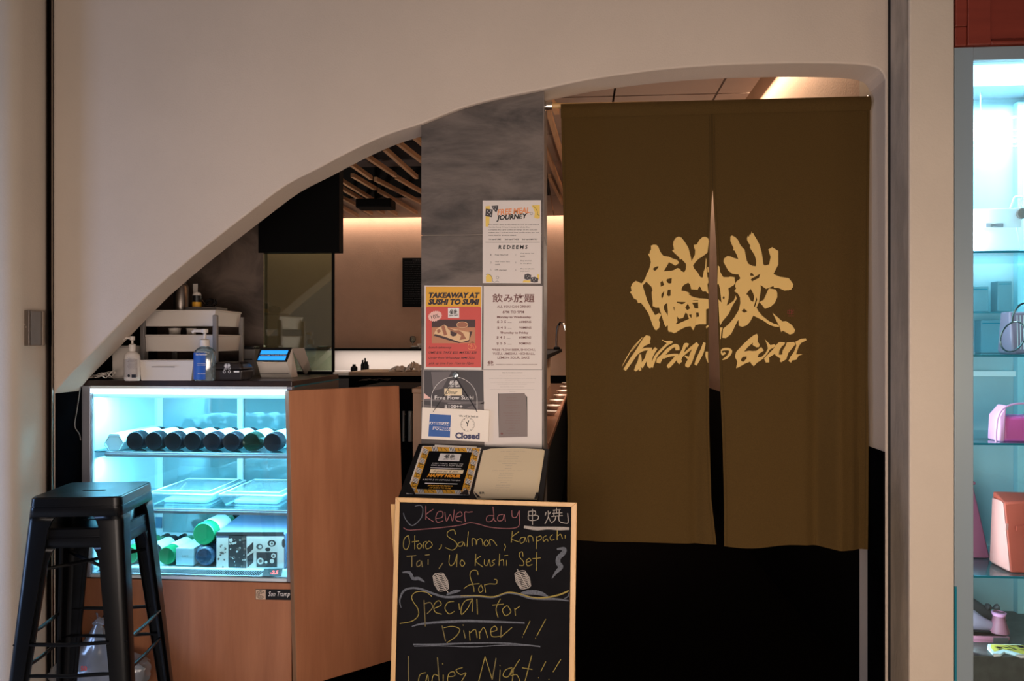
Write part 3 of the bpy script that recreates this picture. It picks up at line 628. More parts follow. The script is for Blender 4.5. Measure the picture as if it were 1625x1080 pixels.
# hanging closed sign
sg = thing('closed_sign', 'white closed sign with blue card logo hanging from a hook on the column', 'sign', pp.m(722, 700, .01))
c = CR(pp, 660, 580, 8.31, .006)
MB().slab(c, [(88,546),(975,584),(957,1003),(76,960)], 0, .003).build('sign_board', paperw, sg, .001)
I = Ink(sg, None)
I('blue_square', bluep).poly(c, [(190,632),(170,925),(455,940),(467,648)], .0038)
I('logo_band', whitep).poly(c, [(186,736),(184,770),(444,788),(447,742)], .0042); I('logo_band', whitep).poly(c, [(232,798),(228,840),(456,852),(460,806)], .0042)
I('logo_lettering', bluep).text(c, 'AMERICAN', 190, 745, 440, 781, .0046, .05, 0, 2); I('logo_lettering', bluep).text(c, 'EXPRESS', 238, 806, 452, 845, .0046, .05, 0, 2)
I('lettering', navy).text(c, 'Closed', 522, 876, 845, 962, .0038, .05, 0, 1.5)
k_ = I('clock_face', inkblack); k_.ring(c, 688, 770, 88, 90, 3.5, .0038); k_.text(c, 'We will be back at', 575, 648, 825, 674, .0038, .01, 0, 2)
for i in range(12): a = i*pi/6; k_.stroke(c, [(688+72*cos(a), 770+74*sin(a)), (688+82*cos(a), 770+84*sin(a))], 5, .0038)
k_.stroke(c, [(690,770),(668,735)], 11, .004); k_.stroke(c, [(684,772),(702,716)], 10, .0041); k_.stroke(c, [(688,770),(682,792)], 12, .004)
I.done()
hk = MB(); hk.lathe([(0,.012),(.010,.011),(.012,.006),(.013,0)], pp.m(660+525/8.31, 580+120/8.31), (0, -1, 0), 16); hk.tube([c.m(525,120,.004), c.m(540,120,.010), c.m(545,150,.011), c.m(532,160,.008)], .0013)
hk.build('hook', frost, sg, 0, True)
cd_ = MB(); cd_.tube([c.m(537,165,.006), c.m(440,290,.002), c.m(340,450,.002), c.m(255,570,.004), c.m(235,605,.007)], .0009, 6); cd_.tube([c.m(537,165,.006), c.m(620,300,.002), c.m(700,425,.002), c.m(795,570,.004), c.m(812,605,.007)], .0015, 6)
cd_.build('hanging_cord', inkblack, sg, 0, True)
# ------------------------------------------------------------------ menu stand and menus
az, el = radians(11), radians(32)
def cdir(a, b, c_): return RT*a+UP*b+FW*c_
dep = cdir(sin(az)*cos(el), sin(el), cos(az)*cos(el)); acr = cdir(cos(az), 0, -sin(az)); nrm = acr.cross(dep)
if nrm.z < 0: nrm = -nrm
pl = PL(camp(748, 786, 2.585), nrm)
ms = thing('menu_stand', 'black lectern holding two menus in front of the stone column', 'menu stand', (pl.m(755, 790).x, 2.70, 0))
tq = [(664,703),(872,711),(861,806),(628,797)]
MB().slab(pl, tq, -.016, .0145).build('sloping_board', blackplastic, ms, .002)
b0, b1 = pl.m(640, 800, -.014), pl.m(860, 806, -.014)
MB().pbox(b0, b1-b0, nrm*.028, -dep.normalized()*.008).build('front_lip', blackplastic, ms)
pc_ = (pl.m(700,740,-.02)+pl.m(810,750,-.02))/2
MB().box(pc_.x-.03, pc_.x+.03, pc_.y-.02, pc_.y+.02, .02, pc_.z+.004).build('post', blackmetal, ms, .004)
MB().box(pc_.x-.19, pc_.x+.19, pc_.y-.09, pc_.y+.07, 0, .02).build('base', blackmetal, ms, .004)
# happy hour menu
mf = thing('happy_hour_menu', 'black happy hour menu with yellow tiger border, left on the stand', 'menu', pl.m(696, 781))
MB().slab(pl, [(670.6,708.4),(763.8,711.4),(744.5,786),(645,783.5)], .0005, .003).build('sheet', paperw, mf)
MB().slab(pl, [(690.0,705.4),(757,708.6),(752,716),(688,714)], .0001, .0004).build('back_sheet', paperw, mf)
q = QM(pl, (673.2,709.6), (761.8,712.4), (743.2,785), (647.6,782.6))
I = Ink(mf, None); I('border_print', amber).rect(q, 0, 0, 100, 100, .0039)
wb, kb = I('border_stripes', whitep), I('border_outline', inkblack); rnd = random.Random(3)
def stripes(x, y, dx, dy, nx, ny):
    for i in range(4):
        ox, oy = x+dx*i*2.7, y+dy*i*2.7
        wb.ribbon(q, [(ox-nx*5-dx*2.5, oy-ny*5-dy*2.5, 1.0), (ox, oy, 1.6), (ox+nx*5+dx*2.5, oy+ny*5+dy*2.5, 1.2)], .0043)
        kb.ribbon(q, [(ox-nx*5-dx*1.1, oy-ny*5-dy*1.1, .5), (ox+dx*1.3, oy+dy*1.3, 1.0), (ox+nx*5+dx*3.8, oy+ny*5+dy*3.8, .7)], .0045)
for k in range(5):
    for sx in (5.5, 94.5): stripes(sx, 6+k*21, 0, 1, 1, 0)
    for sx in (5.5, 94.5): kb.ring(q, sx+1, 19+k*21, 3, 4.5, .8, .0045, 20, 240); kb.stroke(q, [(sx-5, 16+k*21), (sx+4, 18.5+k*21)], 1.0, .0045); kb.stroke(q, [(sx-4, 25+k*21), (sx+5, 23+k*21)], .9, .0045)
for k in range(3):
    for sy in (4.5, 95.5): stripes(16+k*31, sy, 1, 0, 0, 1)
    for sy in (4.5, 95.5): kb.stroke(q, [(30+k*31, sy-4), (34+k*31, sy+3)], 1.0, .0045); kb.stroke(q, [(37+k*31, sy-2), (43+k*31, sy+3)], .9, .0045)
I('centre_panel', blackpanel).rect(q, 12, 9.5, 88, 92, .0047)
I('emblem_card', whitep).rect(q, 33, 14, 70, 30, .0049); emblem(I('emblem_print', inkblack), q, 40, 15.5, 63, 28.5, .0051)
a_ = I('lettering', whitep); a_.text(q, "WEEK'S SAKE, DRINKS ON", 24, 34.5, 78, 37.3, .0049, .0, 0, 0, 1.2); a_.text(q, 'FROM US FOR A HAPPY HOUR', 24, 38.5, 78, 41.2, .0049, .0, 0, 0, 1.2)
a_.rect(q, 24, 45, 77, 46, .0049); I('cream_strip', creampaper).rect(q, 25, 48.5, 82, 57, .0049); I('strip_script', inkblack).text(q, '6 pm to 8 pm', 31, 50, 73, 56, .0051, 0, .35)
I('happy_hour_lettering', orangebright).text(q, 'HAPPY HOUR', 23, 58.5, 79, 65.5, .0049, .05, .25)
a_.text(q, 'A BOTTLE OF SAPPORO FOR $10', 17, 70, 81, 73.2, .0049, 0); a_.rect(q, 23, 78.3, 78, 80, .0049)
I('yellow_lettering', amber).text(q, 'MONDAYS TO FRIDAYS', 29, 82.5, 71, 85.5, .0049, .03, .2); I('yellow_lettering', amber).text(q, 'AT SUSHI TO SUMI', 32, 87, 69, 90, .0049, .03, .2)
I.done()
for P in ([(645,783.5),(650.5,768),(660,786)], [(729,786),(741.5,777),(744.5,787)]): MB().slab(pl, P, .0052, .0004).build('corner_holder', blackplastic, mf)
# drinks list
dm = thing('cream_menu', 'stack of cream menu pages tucked in black corners, right on the stand', 'menu', pl.m(805, 788))
cq = [(766.8,716),(779,713),(815,711.6),(861.8,714.2),(849.8,791.8),(757,790),(751.5,781)]
for i in range(4): MB().slab(pl, [(a+i*.9*(1 if a > 800 else 0), b+i*.35) for a, b in cq], .0035-.0009*i, .0008).build('page', creampaper, dm)
cm = CR(pl, 740, 700, 10.8); tl = MB(); rnd = random.Random(5)
for i in range(17):
    y0_ = 185+i*41; mid = 800-i*12; wd = rnd.choice((110, 240, 420, 520)); tl.text(cm, rnd.choice(('grilled eel rice bowl', 'assorted sashimi, seasonal', 'sake flight, three cups', 'charcoal chicken skewers')), mid-wd/2, y0_, mid+wd/2, y0_+11, .0046)
tl.build('lettering', inkgrey, dm); e_ = MB(); emblem(e_, cm, 212, 878, 325, 925, .0046, False); e_.build('emblem_print', inkblack, dm)
for P in ([(752,781),(758,791),(764,791)], [(766.8,716),(779,713),(766,712)], [(851,783),(856,783),(852,793),(848,793)]): MB().slab(pl, P, .0052, .0004).build('corner_holder', blackplastic, dm)
# ------------------------------------------------------------------ chalkboard
az2, tl_ = radians(7.9), radians(9)
acr2 = cdir(cos(az2), 0, -sin(az2)); up2 = cdir(sin(az2)*sin(tl_), cos(tl_), cos(az2)*sin(tl_)); n2 = acr2.cross(up2)
if n2.dot(FW) > 0: n2 = -n2
pb = PL(camp(770, 793, 2.43), n2)
cb = thing('chalkboard_sign', 'black A-frame chalkboard with a wooden frame and hand-written skewer specials', 'chalkboard', (pb.m(768, 1200).x, 2.42, 0))
yb_ = 1258
TLc, TRc, BRc, BLc = (627.5,788.5), (915.5,797), (909,yb_+4), (615,yb_-4)
iTL, iTR, iBR, iBL = (634.2,796.2), (906.5,803.8), (901,yb_-30), (623.5,yb_-36)
MB().slab(pb, [iTL, iTR, iBR, iBL], -.009, .006).build('slate_panel', chalkb, cb)
for n_, P in (('frame_top', [TLc,TRc,iTR,iTL]), ('frame_side', [TRc,BRc,iBR,iTR]), ('frame_side', [BLc,TLc,iTL,iBL]), ('frame_bottom', [BRc,BLc,iBL,iBR])):
    MB().slab(pb, P, -.012, .013).build(n_, oakh, cb, .0015)
for pxx in (624, 906):
    a = pb.m(pxx, 800, -.013); rl = MB().pbox(a-acr2*.012, acr2*.024, n2*-.015, V((a.x-.0, 2.62, .0))-V((a.x, a.y, a.z))).build('rear_leg', oakh, cb)

K1, K0, K2 = CR(pb, 620, 790, 5.417), CR(pb, 610, 780, 3.6), CR(pb, 620, 930, 5.417)
LF = -.0025
def chalk(name, mat, cr, L, wd):
    bb = [[min(q[0] for q in p)-15, max(q[0] for q in p)+15, min(q[1] for q in p), max(q[1] for q in p), [p]] for p in L]; k = True
    while k:                                                      # strokes that stand together make one word
        k = False
        for i in range(len(bb)):
            for j in range(i+1, len(bb)):
                a, b = bb[i], bb[j]
                if a[0] < b[1] and b[0] < a[1] and a[2] < b[3] and b[2] < a[3]:
                    bb[i] = [min(a[0], b[0]), max(a[1], b[1]), min(a[2], b[2]), max(a[3], b[3]), a[4]+b[4]]; del bb[j]; k = True; break
            if k: break
    for q in bb:
        m = MB()
        for p in q[4]: m.stroke(cr, p, wd, LF, 4)
        m.build(name, mat, cb)['kind'] = 'stuff'
chalk('pink_lettering', chp, K1, [[(300,65),(300,185)], [(365,95),(300,150),(370,205)], [(385,175),(440,165),(445,120),(405,120),(385,170),(400,208),(450,195)], [(465,120),(478,200),(510,140),(530,200),(545,98)],
 [(555,165),(610,150),(600,118),(565,140),(560,190),(612,205)], [(640,205),(635,125),(665,122),(704,118)], [(885,150),(830,155),(825,200),(870,195),(885,150),(878,75)], [(882,150),(890,190),(908,203)], [(965,140),(925,150),(920,192),(960,190),(975,140),(985,203)],
 [(1040,105),(1045,160),(1080,162),(1105,108),(1105,200),(1092,248),(1000,262),(850,250),(760,225),(680,212),(600,232),(450,252),(250,270),(150,275),(108,255)]], 6.5)
chalk('faded_lettering', chg, K1, [[(205,70),(255,62),(275,100),(260,170),(200,230),(160,225),(120,170),(108,128)]], 7)
chalk('white_lettering', chw, K1, [[(1185,115),(1240,112),(1238,145),(1187,148),(1185,113)], [(1180,152),(1262,150),(1260,185),(1190,190),(1181,152)], [(1218,95),(1218,230)], [(1335,120),(1328,150)], [(1375,118),(1360,140)], [(1352,108),(1354,160),(1325,222)], [(1354,160),(1375,205)],
 [(1425,82),(1425,130)], [(1395,105),(1460,98)], [(1388,132),(1475,126)], [(1405,105),(1402,152)], [(1448,100),(1448,150)], [(1380,158),(1478,150)], [(1420,152),(1410,190),(1378,215)], [(1445,152),(1450,200),(1500,216),(1525,208),(1520,130)]], 7)
sm_ = MB()
sm_.ribbon(K1, [(1145,248,22),(1250,262,32),(1350,258,24),(1450,262,30),(1535,262,22)], LF)
for cx_, cy_, ax_, x0_, y0_, x1_, y1_ in ((430,722,.35,378,645,492,812), (1135,702,.3,1086,610,1182,778)):
    for i in range(9):
        k = (i-4)/4; pts = []
        for j in range(13):
            a = 2*pi*j/12; ex, ey = (62-abs(k)*14)*cos(a), 17*sin(a)
            ox, oy = cx_+k*22, cy_+k*58
            pts.append((ox+ex*cos(-.25)-ey*sin(-.25), oy+ex*sin(-.25)+ey*cos(-.25)))
        sm_.stroke(K1, pts, 7, LF+.0001*i, 2)
    sm_.stroke(K1, [(x0_,y0_),(x1_,y1_)], 7, LF)
sm_.build('skewer_drawing', chw, cb)['kind'] = 'stuff'
gd = MB(); gd.ribbon(K1, [(1428,438,14),(1490,436,30),(1485,470,40),(1442,515,40),(1440,560,42),(1462,592,40),(1420,640,24),(1385,692,6)], LF); gd.ribbon(K1, [(98,640,12),(160,640,24),(190,690,28),(240,692,28),(290,722,8)], LF)
gd.ribbon(K2, [(180,345,8),(300,318,18),(600,300,22),(800,302,20),(1150,315,14)], LF); gd.ribbon(K2, [(190,500,14),(400,500,16),(700,488,12),(1000,490,10),(1285,518,12)], LF); gd.ribbon(K2, [(200,516,6),(420,512,8),(700,520,8),(1000,505,8),(1200,512,4)], LF)
gd.ribbon(K2, [(88,185,6),(75,120,12),(110,40,18),(180,15,16),(260,25,18),(370,65,18),(470,92,20),(600,88,22),(750,84,18),(880,94,16),(1000,58,14),(1100,68,20),(1200,98,24),(1320,108,20),(1420,110,18),(1530,124,10)], LF)
gd.ribbon(K2, [(480,72,10),(550,45,28),(600,38,8)], LF+.0002); gd.ribbon(K2, [(1120,62,20),(1200,50,40),(1290,62,36),(1350,88,12)], LF+.0002); gd.stroke(K2, [(1532,55),(1525,85),(1490,108)], 8, LF)
gd.build('grey_drawing', chg, cb)['kind'] = 'stuff'
gy = MB(); gy.ribbon(K2, [(600,82,5),(750,80,9),(880,90,10),(1000,53,9),(1100,62,9),(1200,92,10),(1320,98,12),(1450,72,14),(1530,38,12)], LF+.0004); gy.build('wave_line', chy, cb)
Y1 = [[(150,320),(115,350),(108,420),(135,442),(160,390),(150,318)], [(205,318),(205,442)], [(180,377),(242,368)], [(245,390),(225,410),(240,437),(266,410),(245,388)], [(280,432),(280,385),(308,373)], [(330,368),(300,400),(310,437),(352,415),(350,385),(325,368)], [(435,398),(430,425),(413,442)],
 [(556,312),(540,272),(490,290),(490,330),(550,370),(570,410),(530,447),(468,425)], [(622,375),(585,385),(580,412),(610,410),(626,380),(636,412)], [(666,288),(655,417)], [(700,412),(700,348),(730,360),(735,402),(745,360),(780,350),(792,407)], [(820,358),(800,385),(815,412),(842,390),(820,356)], [(855,412),(850,358),(880,365),(912,410)], [(975,393),(986,420),(973,452)],
 [(1046,283),(1035,382)], [(1102,288),(1035,345),(1102,377)], [(1152,335),(1115,345),(1115,387),(1145,375),(1155,338),(1166,377)], [(1186,382),(1180,330),(1215,330),(1226,372)], [(1255,328),(1250,437)], [(1250,340),(1290,325),(1290,355),(1250,372)], [(1337,323),(1310,340),(1315,372),(1340,350),(1352,372)], [(1392,313),(1370,335),(1380,362),(1407,355)], [(1431,258),(1430,362)], [(1430,332),(1460,310),(1476,352)], [(1500,318),(1500,347)],
 [(505,488),(500,560),(520,580),(550,550),(570,478)], [(570,480),(565,592)], [(610,528),(595,560),(615,587),(636,560),(612,530)], [(730,478),(725,582)], [(772,498),(730,540),(792,592)], [(805,528),(805,570),(830,577),(845,528),(856,587)], [(897,528),(870,545),(890,565),(863,587)], [(936,478),(930,582)], [(935,542),(965,530),(971,582)], [(995,533),(995,582)], [(973,496),(1007,491)],
 [(1137,502),(1130,463),(1105,475),(1110,510),(1140,545),(1140,577),(1103,577)], [(1165,552),(1202,540),(1190,518),(1165,540),(1175,582),(1217,570)], [(1256,465),(1250,625)], [(1218,521),(1288,514)],
 [(750,662),(740,625),(695,625),(680,670),(710,760),(715,808)], [(628,777),(680,745),(762,735)], [(777,745),(755,775),(765,812),(792,790),(775,743)], [(815,812),(805,740)], [(805,747),(850,737),(905,737),(912,705),(888,698)]]
Y2 = [[(352,87),(300,50),(220,48),(180,85),(190,130),(230,190),(235,250),(180,300),(75,320)], [(370,192),(432,160),(410,123),(370,160),(380,220),(437,240)], [(542,130),(490,140),(465,190),(500,237),(547,215)], [(585,148),(591,202)], [(702,108),(640,125),(608,180),(608,242),(660,190),(702,113),(700,217)], [(740,108),(745,242)],
 [(942,108),(905,190),(922,267)], [(873,162),(972,153)], [(1002,163),(960,200),(985,252),(1032,220),(1005,168)], [(1072,252),(1065,188)], [(1065,202),(1112,170)],
 [(455,357),(530,345),(592,370),(560,430),(480,487)], [(680,467),(675,383)], [(680,402),(725,370),(742,442)], [(765,452),(760,388)], [(762,405),(800,355),(832,442)], [(860,392),(912,375),(895,343),(860,370),(870,430),(942,430)], [(950,432),(1042,353)],
 [(1197,298),(1140,417)], [(1129,432),(1133,440)], [(1332,283),(1255,427)], [(1243,443),(1247,450)],
 [(300,742),(250,760),(240,830),(290,842),(315,760),(325,842)], [(450,760),(450,842)], [(445,660),(446,672)], [(410,772),(370,760),(355,820),(412,832)], [(490,777),(547,770),(540,735),(500,750),(490,820),(552,836)], [(617,698),(560,720),(600,760),(647,745),(598,832)], [(752,830),(810,603)], [(1042,698),(985,720),(965,770),(1010,777),(1052,703),(1040,852)], [(1212,593),(1150,830)], [(1128,700),(1217,715)], [(1332,648),(1290,732)], [(1268,783),(1272,790)], [(1462,628),(1395,737)], [(1358,797),(1362,804)], [(1107,628),(1030,762),(1082,760),(1117,830)], [(810,605),(872,802)]]
chalk('yellow_lettering', chy, K1, Y1, 6); chalk('yellow_lettering', chy, K2, Y2, 6.5)
G1 = [[(135,500),(217,494)], [(180,496),(180,592)], [(252,535),(225,550),(225,587),(255,575),(262,538),(271,592)], [(320,528),(320,572)], [(293,490),(332,486)], [(446,558),(413,607)]]
G2 = [[(285,118),(296,345)], [(290,150),(340,140),(357,185),(310,237)], [(440,338),(470,472)], [(625,378),(640,447)], [(618,330),(626,338)], [(950,343),(945,442)], [(150,600),(160,870),(240,860)], [(400,612),(416,842)], [(905,617),(872,802)], [(940,718),(935,815)], [(936,676),(940,684)]]
pg = M('dull_yellow_chalk', (116, 102, 62), .95, noise=(300, .25, .2))
chalk('dull_lettering', pg, K1, G1, 8); chalk('dull_lettering', pg, K2, G2, 8)
# ------------------------------------------------------------------ refrigerated display case on its wooden base
YC = 2.956; XA, XB = XL+.004, X(463, YC); ZT = Z(300, 603.5, YC); ZB = Z(300, 919.5, YC); YR = 3.50
P = lambda px, y: X(px, y)
pb_ = thing('wooden_base', 'orange oak plinth carrying the lit display case', 'plinth', ((XA+XB)/2, 3.2, 0))
MB().box(XA+.002, XB-.002, YC+.012, YR, 0, ZB-.002).build('carcass', blackpanel, pb_)
MB().box(XA+.002, XB-.001, YC, YC+.012, 0, ZB-.004).build('front_board', oak, pb_, .0015)
pf = PY(YC); npl = MB().slab(pf, [(406,934),(463,934.5),(463,951.5),(406,950.5)], .0005, .002).build('name_plate', blackplastic, pb_)
MB().slab(pf, [(406.5,934.5),(422,934.6),(422,950.4),(406.5,950)], .0026, .0004).build('emblem_patch', paleboard, npl)
m = MB(); m.text(pf, 'Sun Tramp', 426, 937.5, 460.5, 947.5, .003, .005, .3); m.build('plate_lettering', whitep, npl)
m = MB()
for r_ in (6.2, 4.2, 2.2): m.ring(pf, 414, 942.5, r_, r_, .8, .0033, 30, 330)
m.build('spiral_emblem', inkblack, npl)

dc = thing('display_case', 'glass fronted chilled display case lit cyan, full of bottles', 'display fridge', ((XA+XB)/2, 3.2, ZB))
zi0, zi1 = Z(300, 906, 2.99), ZT-.035
MB().box(XA, XB, YC+.0, YR+.06, ZT-.022, ZT).build('top_slab', marble, dc, .002)
m = MB(); pr = PY(YC)
xi0, xi1 = X(143, YC), X(455, YC)
MB().box(XA+.0, xi0, YC, YC+.03, ZB, ZT-.022).build('front_post', framegrey, dc, .003)
MB().box(xi1, XB, YC, YC+.03, ZB, ZT-.022).build('front_post', framegrey, dc, .003)
MB().box(xi0, xi1, YC, YC+.03, ZB, ZB+.012).build('bottom_rail', framewhite, dc, .003)
MB().box(xi0, xi1, YC, YC+.012, ZT-.034, ZT-.022).build('top_rail', framewhite, dc, .002)
MB().box(xi0, xi1, YC+.003, YC+.02, ZT-.052, ZT-.034).build('light_strip', white_led, dc)
MB().box(xi0, xi1, YC+.020, YC+.028, ZT-.070, ZT-.052).build('light_shade', framewhite, dc, .001)
MB().box(xi0, xi1, YC+.012, YC+.016, ZB+.012, ZT-.054).build('front_glass', clearglass, dc)
MB().box(XA+.002, XA+.012, YC+.03, YR, ZB, ZT-.022).build('side_wall', casewhite, dc)
MB().box(XB-.012, XB, YC+.03, YR+.06, ZB, ZT-.022).build('side_wall', steel, dc)
MB().box(XB-.014, XB-.0125, YC+.03, YR, ZB, ZT-.022).build('side_liner', casewhite, dc)
MB().box(XB-.002, XB+.002, YC+.03, YR+.06, ZT-.026, ZT-.020).build('side_edge_trim', shelfedge, dc)
MB().box(XA+.012, XB-.014, YC+.03, YR, zi1-.01, ZT-.022).build('inner_roof', casewhite, dc)
MB().box(XA+.012, XB-.014, YC+.058, YR, ZB+.012, zi0).build('inner_deck', casewhite, dc)
# vent strip along the front of the deck, sloping up to it
MB().box(XA+.012, XB-.014, YC+.016, YR, ZB, ZB+.012).build('case_floor', casewhite, dc)
v0, v1 = V((xi0, YC+.02, ZB+.013)), V((xi0, YC+.058, zi0+.004)); vs_ = v1-v0; vx = V((xi1-xi0, 0, 0)); vn = vx.cross(vs_).normalized()
vg = MB().pbox(v0, vx, vs_, -vn*.003).build('vent_strip', framegrey, dc)
m = MB(); nx = 70; wv = (X(412, YC)-xi0-.02)/nx
for i in range(nx): m.pbox(v0+V((.01+i*wv, 0, 0))+vs_*.18, (wv*.6, 0, 0), vs_*.64+V((wv*1.1, 0, 0)), vn*.0012)
o_ = m.build('vent_slots', shadowhole, vg); o_['kind'] = 'stuff'
vp = PL(v0+vn*.0005, vn); tdp = MB().slab(vp, [(419,902.5),(449,902),(446,914),(416,914.5)], 0, .002).build('temperature_display', blackplastic, dc)
m = MB(); m.text(vp, '-2.5', 429, 905.5, 442, 911.5, .0026, .03, .25); m.build('display_digits', M('red_digits', (255, 60, 50), .5, emit=3), tdp)
# rear sliding doors
yr0 = YR-.03
def rear(xa, xb, y, n):
    f = MB(); w_ = .026
    f.box(xa, xa+w_, y, y+.014, zi0, zi1-.01); f.box(xb-w_, xb, y, y+.014, zi0, zi1-.01); f.box(xa+w_, xb-w_, y, y+.014, zi1-.036, zi1-.01); f.box(xa+w_, xb-w_, y, y+.014, zi0, zi0+.03)
    d = f.build('rear_door', framewhite, dc, .002)
    MB().box(xa+w_, xb-w_, y+.005, y+.009, zi0+.03, zi1-.036).build('door_pane', pane_reflect, d)
    MB().box(xb-w_-.004 if n else xa+w_-.03, xb-.004 if n else xa+w_, y-.006, y, zi0+.05, zi0+.10).build('door_pull', M('blue_pull', (70, 120, 150), .4) if not n else MATS['blue_pull'], d)
rear(X(249, yr0), X(385, yr0), yr0, 0); rear(X(371, yr0), XB-.016, yr0+.016, 1)
MB().box(XA+.012, X(228, yr0), yr0+.006, yr0+.02, zi0, zi1-.01).build('rear_panel', casewhite, dc)
MB().box(X(228, yr0)+.0, X(233, yr0), yr0, yr0+.014, zi0, zi1-.01).build('rear_post', framegrey, dc)
MB().box(X(233, yr0), X(249, yr0), yr0+.006, yr0+.02, zi0, zi1-.01).build('rear_panel', casewhite, dc)
# shelves
ys_ = YC+.05; zs1, zs2 = Z(300, 717, ys_), Z(300, 806, ys_)
for z_, xs_ in ((zs1, X(168, ys_)), (zs2, xi0+.006)):
    sh = MB().box(XA+.014, XB-.016, ys_+.008, yr0-.06, z_-.006, z_).build('glass_shelf', shelfglass, dc)
    m = MB(); m.box(xs_, XB-.016, ys_-.004, ys_+.008, z_-.022, z_-.002); m.box(xs_, XB-.016, ys_-.009, ys_-.004, z_-.016, z_-.008); m.build('shelf_rail', framegrey, sh, .0015)
    for q_ in (XA+.014, XB-.022): MB().box(q_, q_+.006, ys_, yr0-.06, z_-.03, z_-.006).build('shelf_bracket', framegrey, sh)
o = area('case_light', ((XA+XB)/2, YC+.075, zi1-.02), ((XA+XB)/2, YC+.16, ZB), .80, .03, 17, (.27, .72, 1))
area('case_light_low', ((XA+XB)/2, YC+.085, zs1-.03), ((XA+XB)/2, YC+.16, ZB), .78, .02, 11, (.28, .73, 1))
area('case_deck_fill', ((XA+XB)/2, YC+.085, zs2-.03), ((XA+XB)/2, YC+.14, ZB), .78, .02, 5, (.34, .76, 1))  # fill added under the lower shelf to brighten the deck

# bottles lying in the case, foot towards the glass
def bottle(label, px, py, mat, r=.0378, wrap=foil, name='wine_bottle', group='wine bottles on the top shelf', z=None, y0=3.03, ln=.30):
    p = PY(y0).m(px, py); zc = (zs1 if z is None else z)+r+.001
    t = thing(name, label, 'bottle', (p.x, y0, zc), group); A = (0, 1, 0); o_ = (p.x, y0, zc); k = ln/.30
    MB().lathe([(.0, .004), (r*.6, .003), (r*.8, .001), (r*.92, 0), (r*.985, .004), (r, .010), (r, .19*k), (r*.94, .205*k), (r*.6, .225*k), (r*.40, .24*k), (r*.38, .295*k), (r*.42, .297*k), (r*.42, ln), (0, ln)], o_, A, 24, False).build('bottle_body', mat, t, 0, True)
    if wrap: MB().lathe([(r+.0008, .05*k), (r+.0008, .16*k)], o_, A, 24, False).build('label', wrap, t, 0, True)
    MB().lathe([(r*.44, .262*k), (r*.45, ln+.001), (0, ln+.001)], o_, A, 16, False).build('cap', foil if mat is bottlewine else blackplastic, t, 0, True)
    return t
bl = [('first dark bottle lying beside the white hexagonal box, top shelf', 213.5, bottledark), ('second dark bottle from the hexagonal box, lying on the top shelf', 243.5, bottledark), ('third dark bottle from the hexagonal box, lying on the top shelf', 274, bottledark),
      ('fourth dark bottle from the hexagonal box, lying on the top shelf', 305, bottledark), ('purplish bottle foot between dark bottle and brown bottle on the top shelf', 336, bottlewine), ('brownish bottle foot just left of the greenish hollow one on the top shelf', 367, bottlewine),
      ('greenish bottle with a bright hollow foot on the top shelf', 398.5, M('olive_bottle_glass', (30, 52, 40), .1, trans=.3)), ('last purplish bottle on the top shelf, by the wooden gate', 432, bottlewine)]
for l_, a, mt in bl: bottle(l_, a, 701, mt)
hxp = PY(3.02).m(181, 704); hx = thing('hexagonal_box', 'long white hexagonal gift box lying at the left of the top shelf', 'box', (hxp.x, 3.02, zs1))
hr = .0385
MB().prism([(hxp.x+hr*cos(radians(60*i)), 3.02, zs1+.0345+hr*sin(radians(60*i))) for i in range(6)], (0, .30, 0)).build('box_body', M('pale_gift_card', (196, 214, 218), .5), hx, .001)
m = MB(); m.ribbon(PY(3.0195), [(181+15.5*cos(radians(60*i)), 704.5-13.6*sin(radians(60*i)), 1.0) for i in range(7)], .0003, 1); m.build('end_edge', inkgrey, hx)
# lidded trays on the lower shelf
def tray(label, pxa, pxb):
    xa, xb = X(pxa, 3.05), X(pxb, 3.05); t = thing('food_tray', label, 'tray', ((xa+xb)/2, 3.2, zs2), 'clear lidded food trays')
    ya, yb = 3.04, 3.36; h_ = .045
    def ring(i, z): return [(xa+i+(.02 if k in (0,) else 0)*0, ya+i, z) for k in (0,)]+[(xb-i, ya+i, z), (xb-i, yb-i, z), (xa+i, yb-i, z)]
    m = MB(); R_ = [ring(.02, zs2+.001), ring(0, zs2+h_)]
    m.add(R_[0]+R_[1], [(0, 1, 2, 3), (0, 1, 5, 4), (1, 2, 6, 5), (2, 3, 7, 6), (3, 0, 4, 7)]); m.build('tray_body', frost, t)
    l_ = MB(); l_.add(ring(0, zs2+h_+.002)+ring(.018, zs2+h_+.012), [(0, 1, 5, 4), (1, 2, 6, 5), (2, 3, 7, 6), (3, 0, 4, 7), (4, 5, 6, 7)]); l_.build('lid', frost, t)
    r_ = MB(); r_.tube(ring(0, zs2+h_+.002), .0045, 8, True); r_.tube(ring(.022, zs2+h_+.012), .0025, 6, True); r_.build('rim', framewhite, t, 0, True)
    MB().box(xa+.04, xb-.04, ya+.05, yb-.05, zs2+.004, zs2+.02).build('food', foil, t, .006)
tray('clear lidded tray on the lower shelf, left, above the stool', 236, 338); tray('clear lidded tray on the lower shelf, right, by the gate', 349, 450)
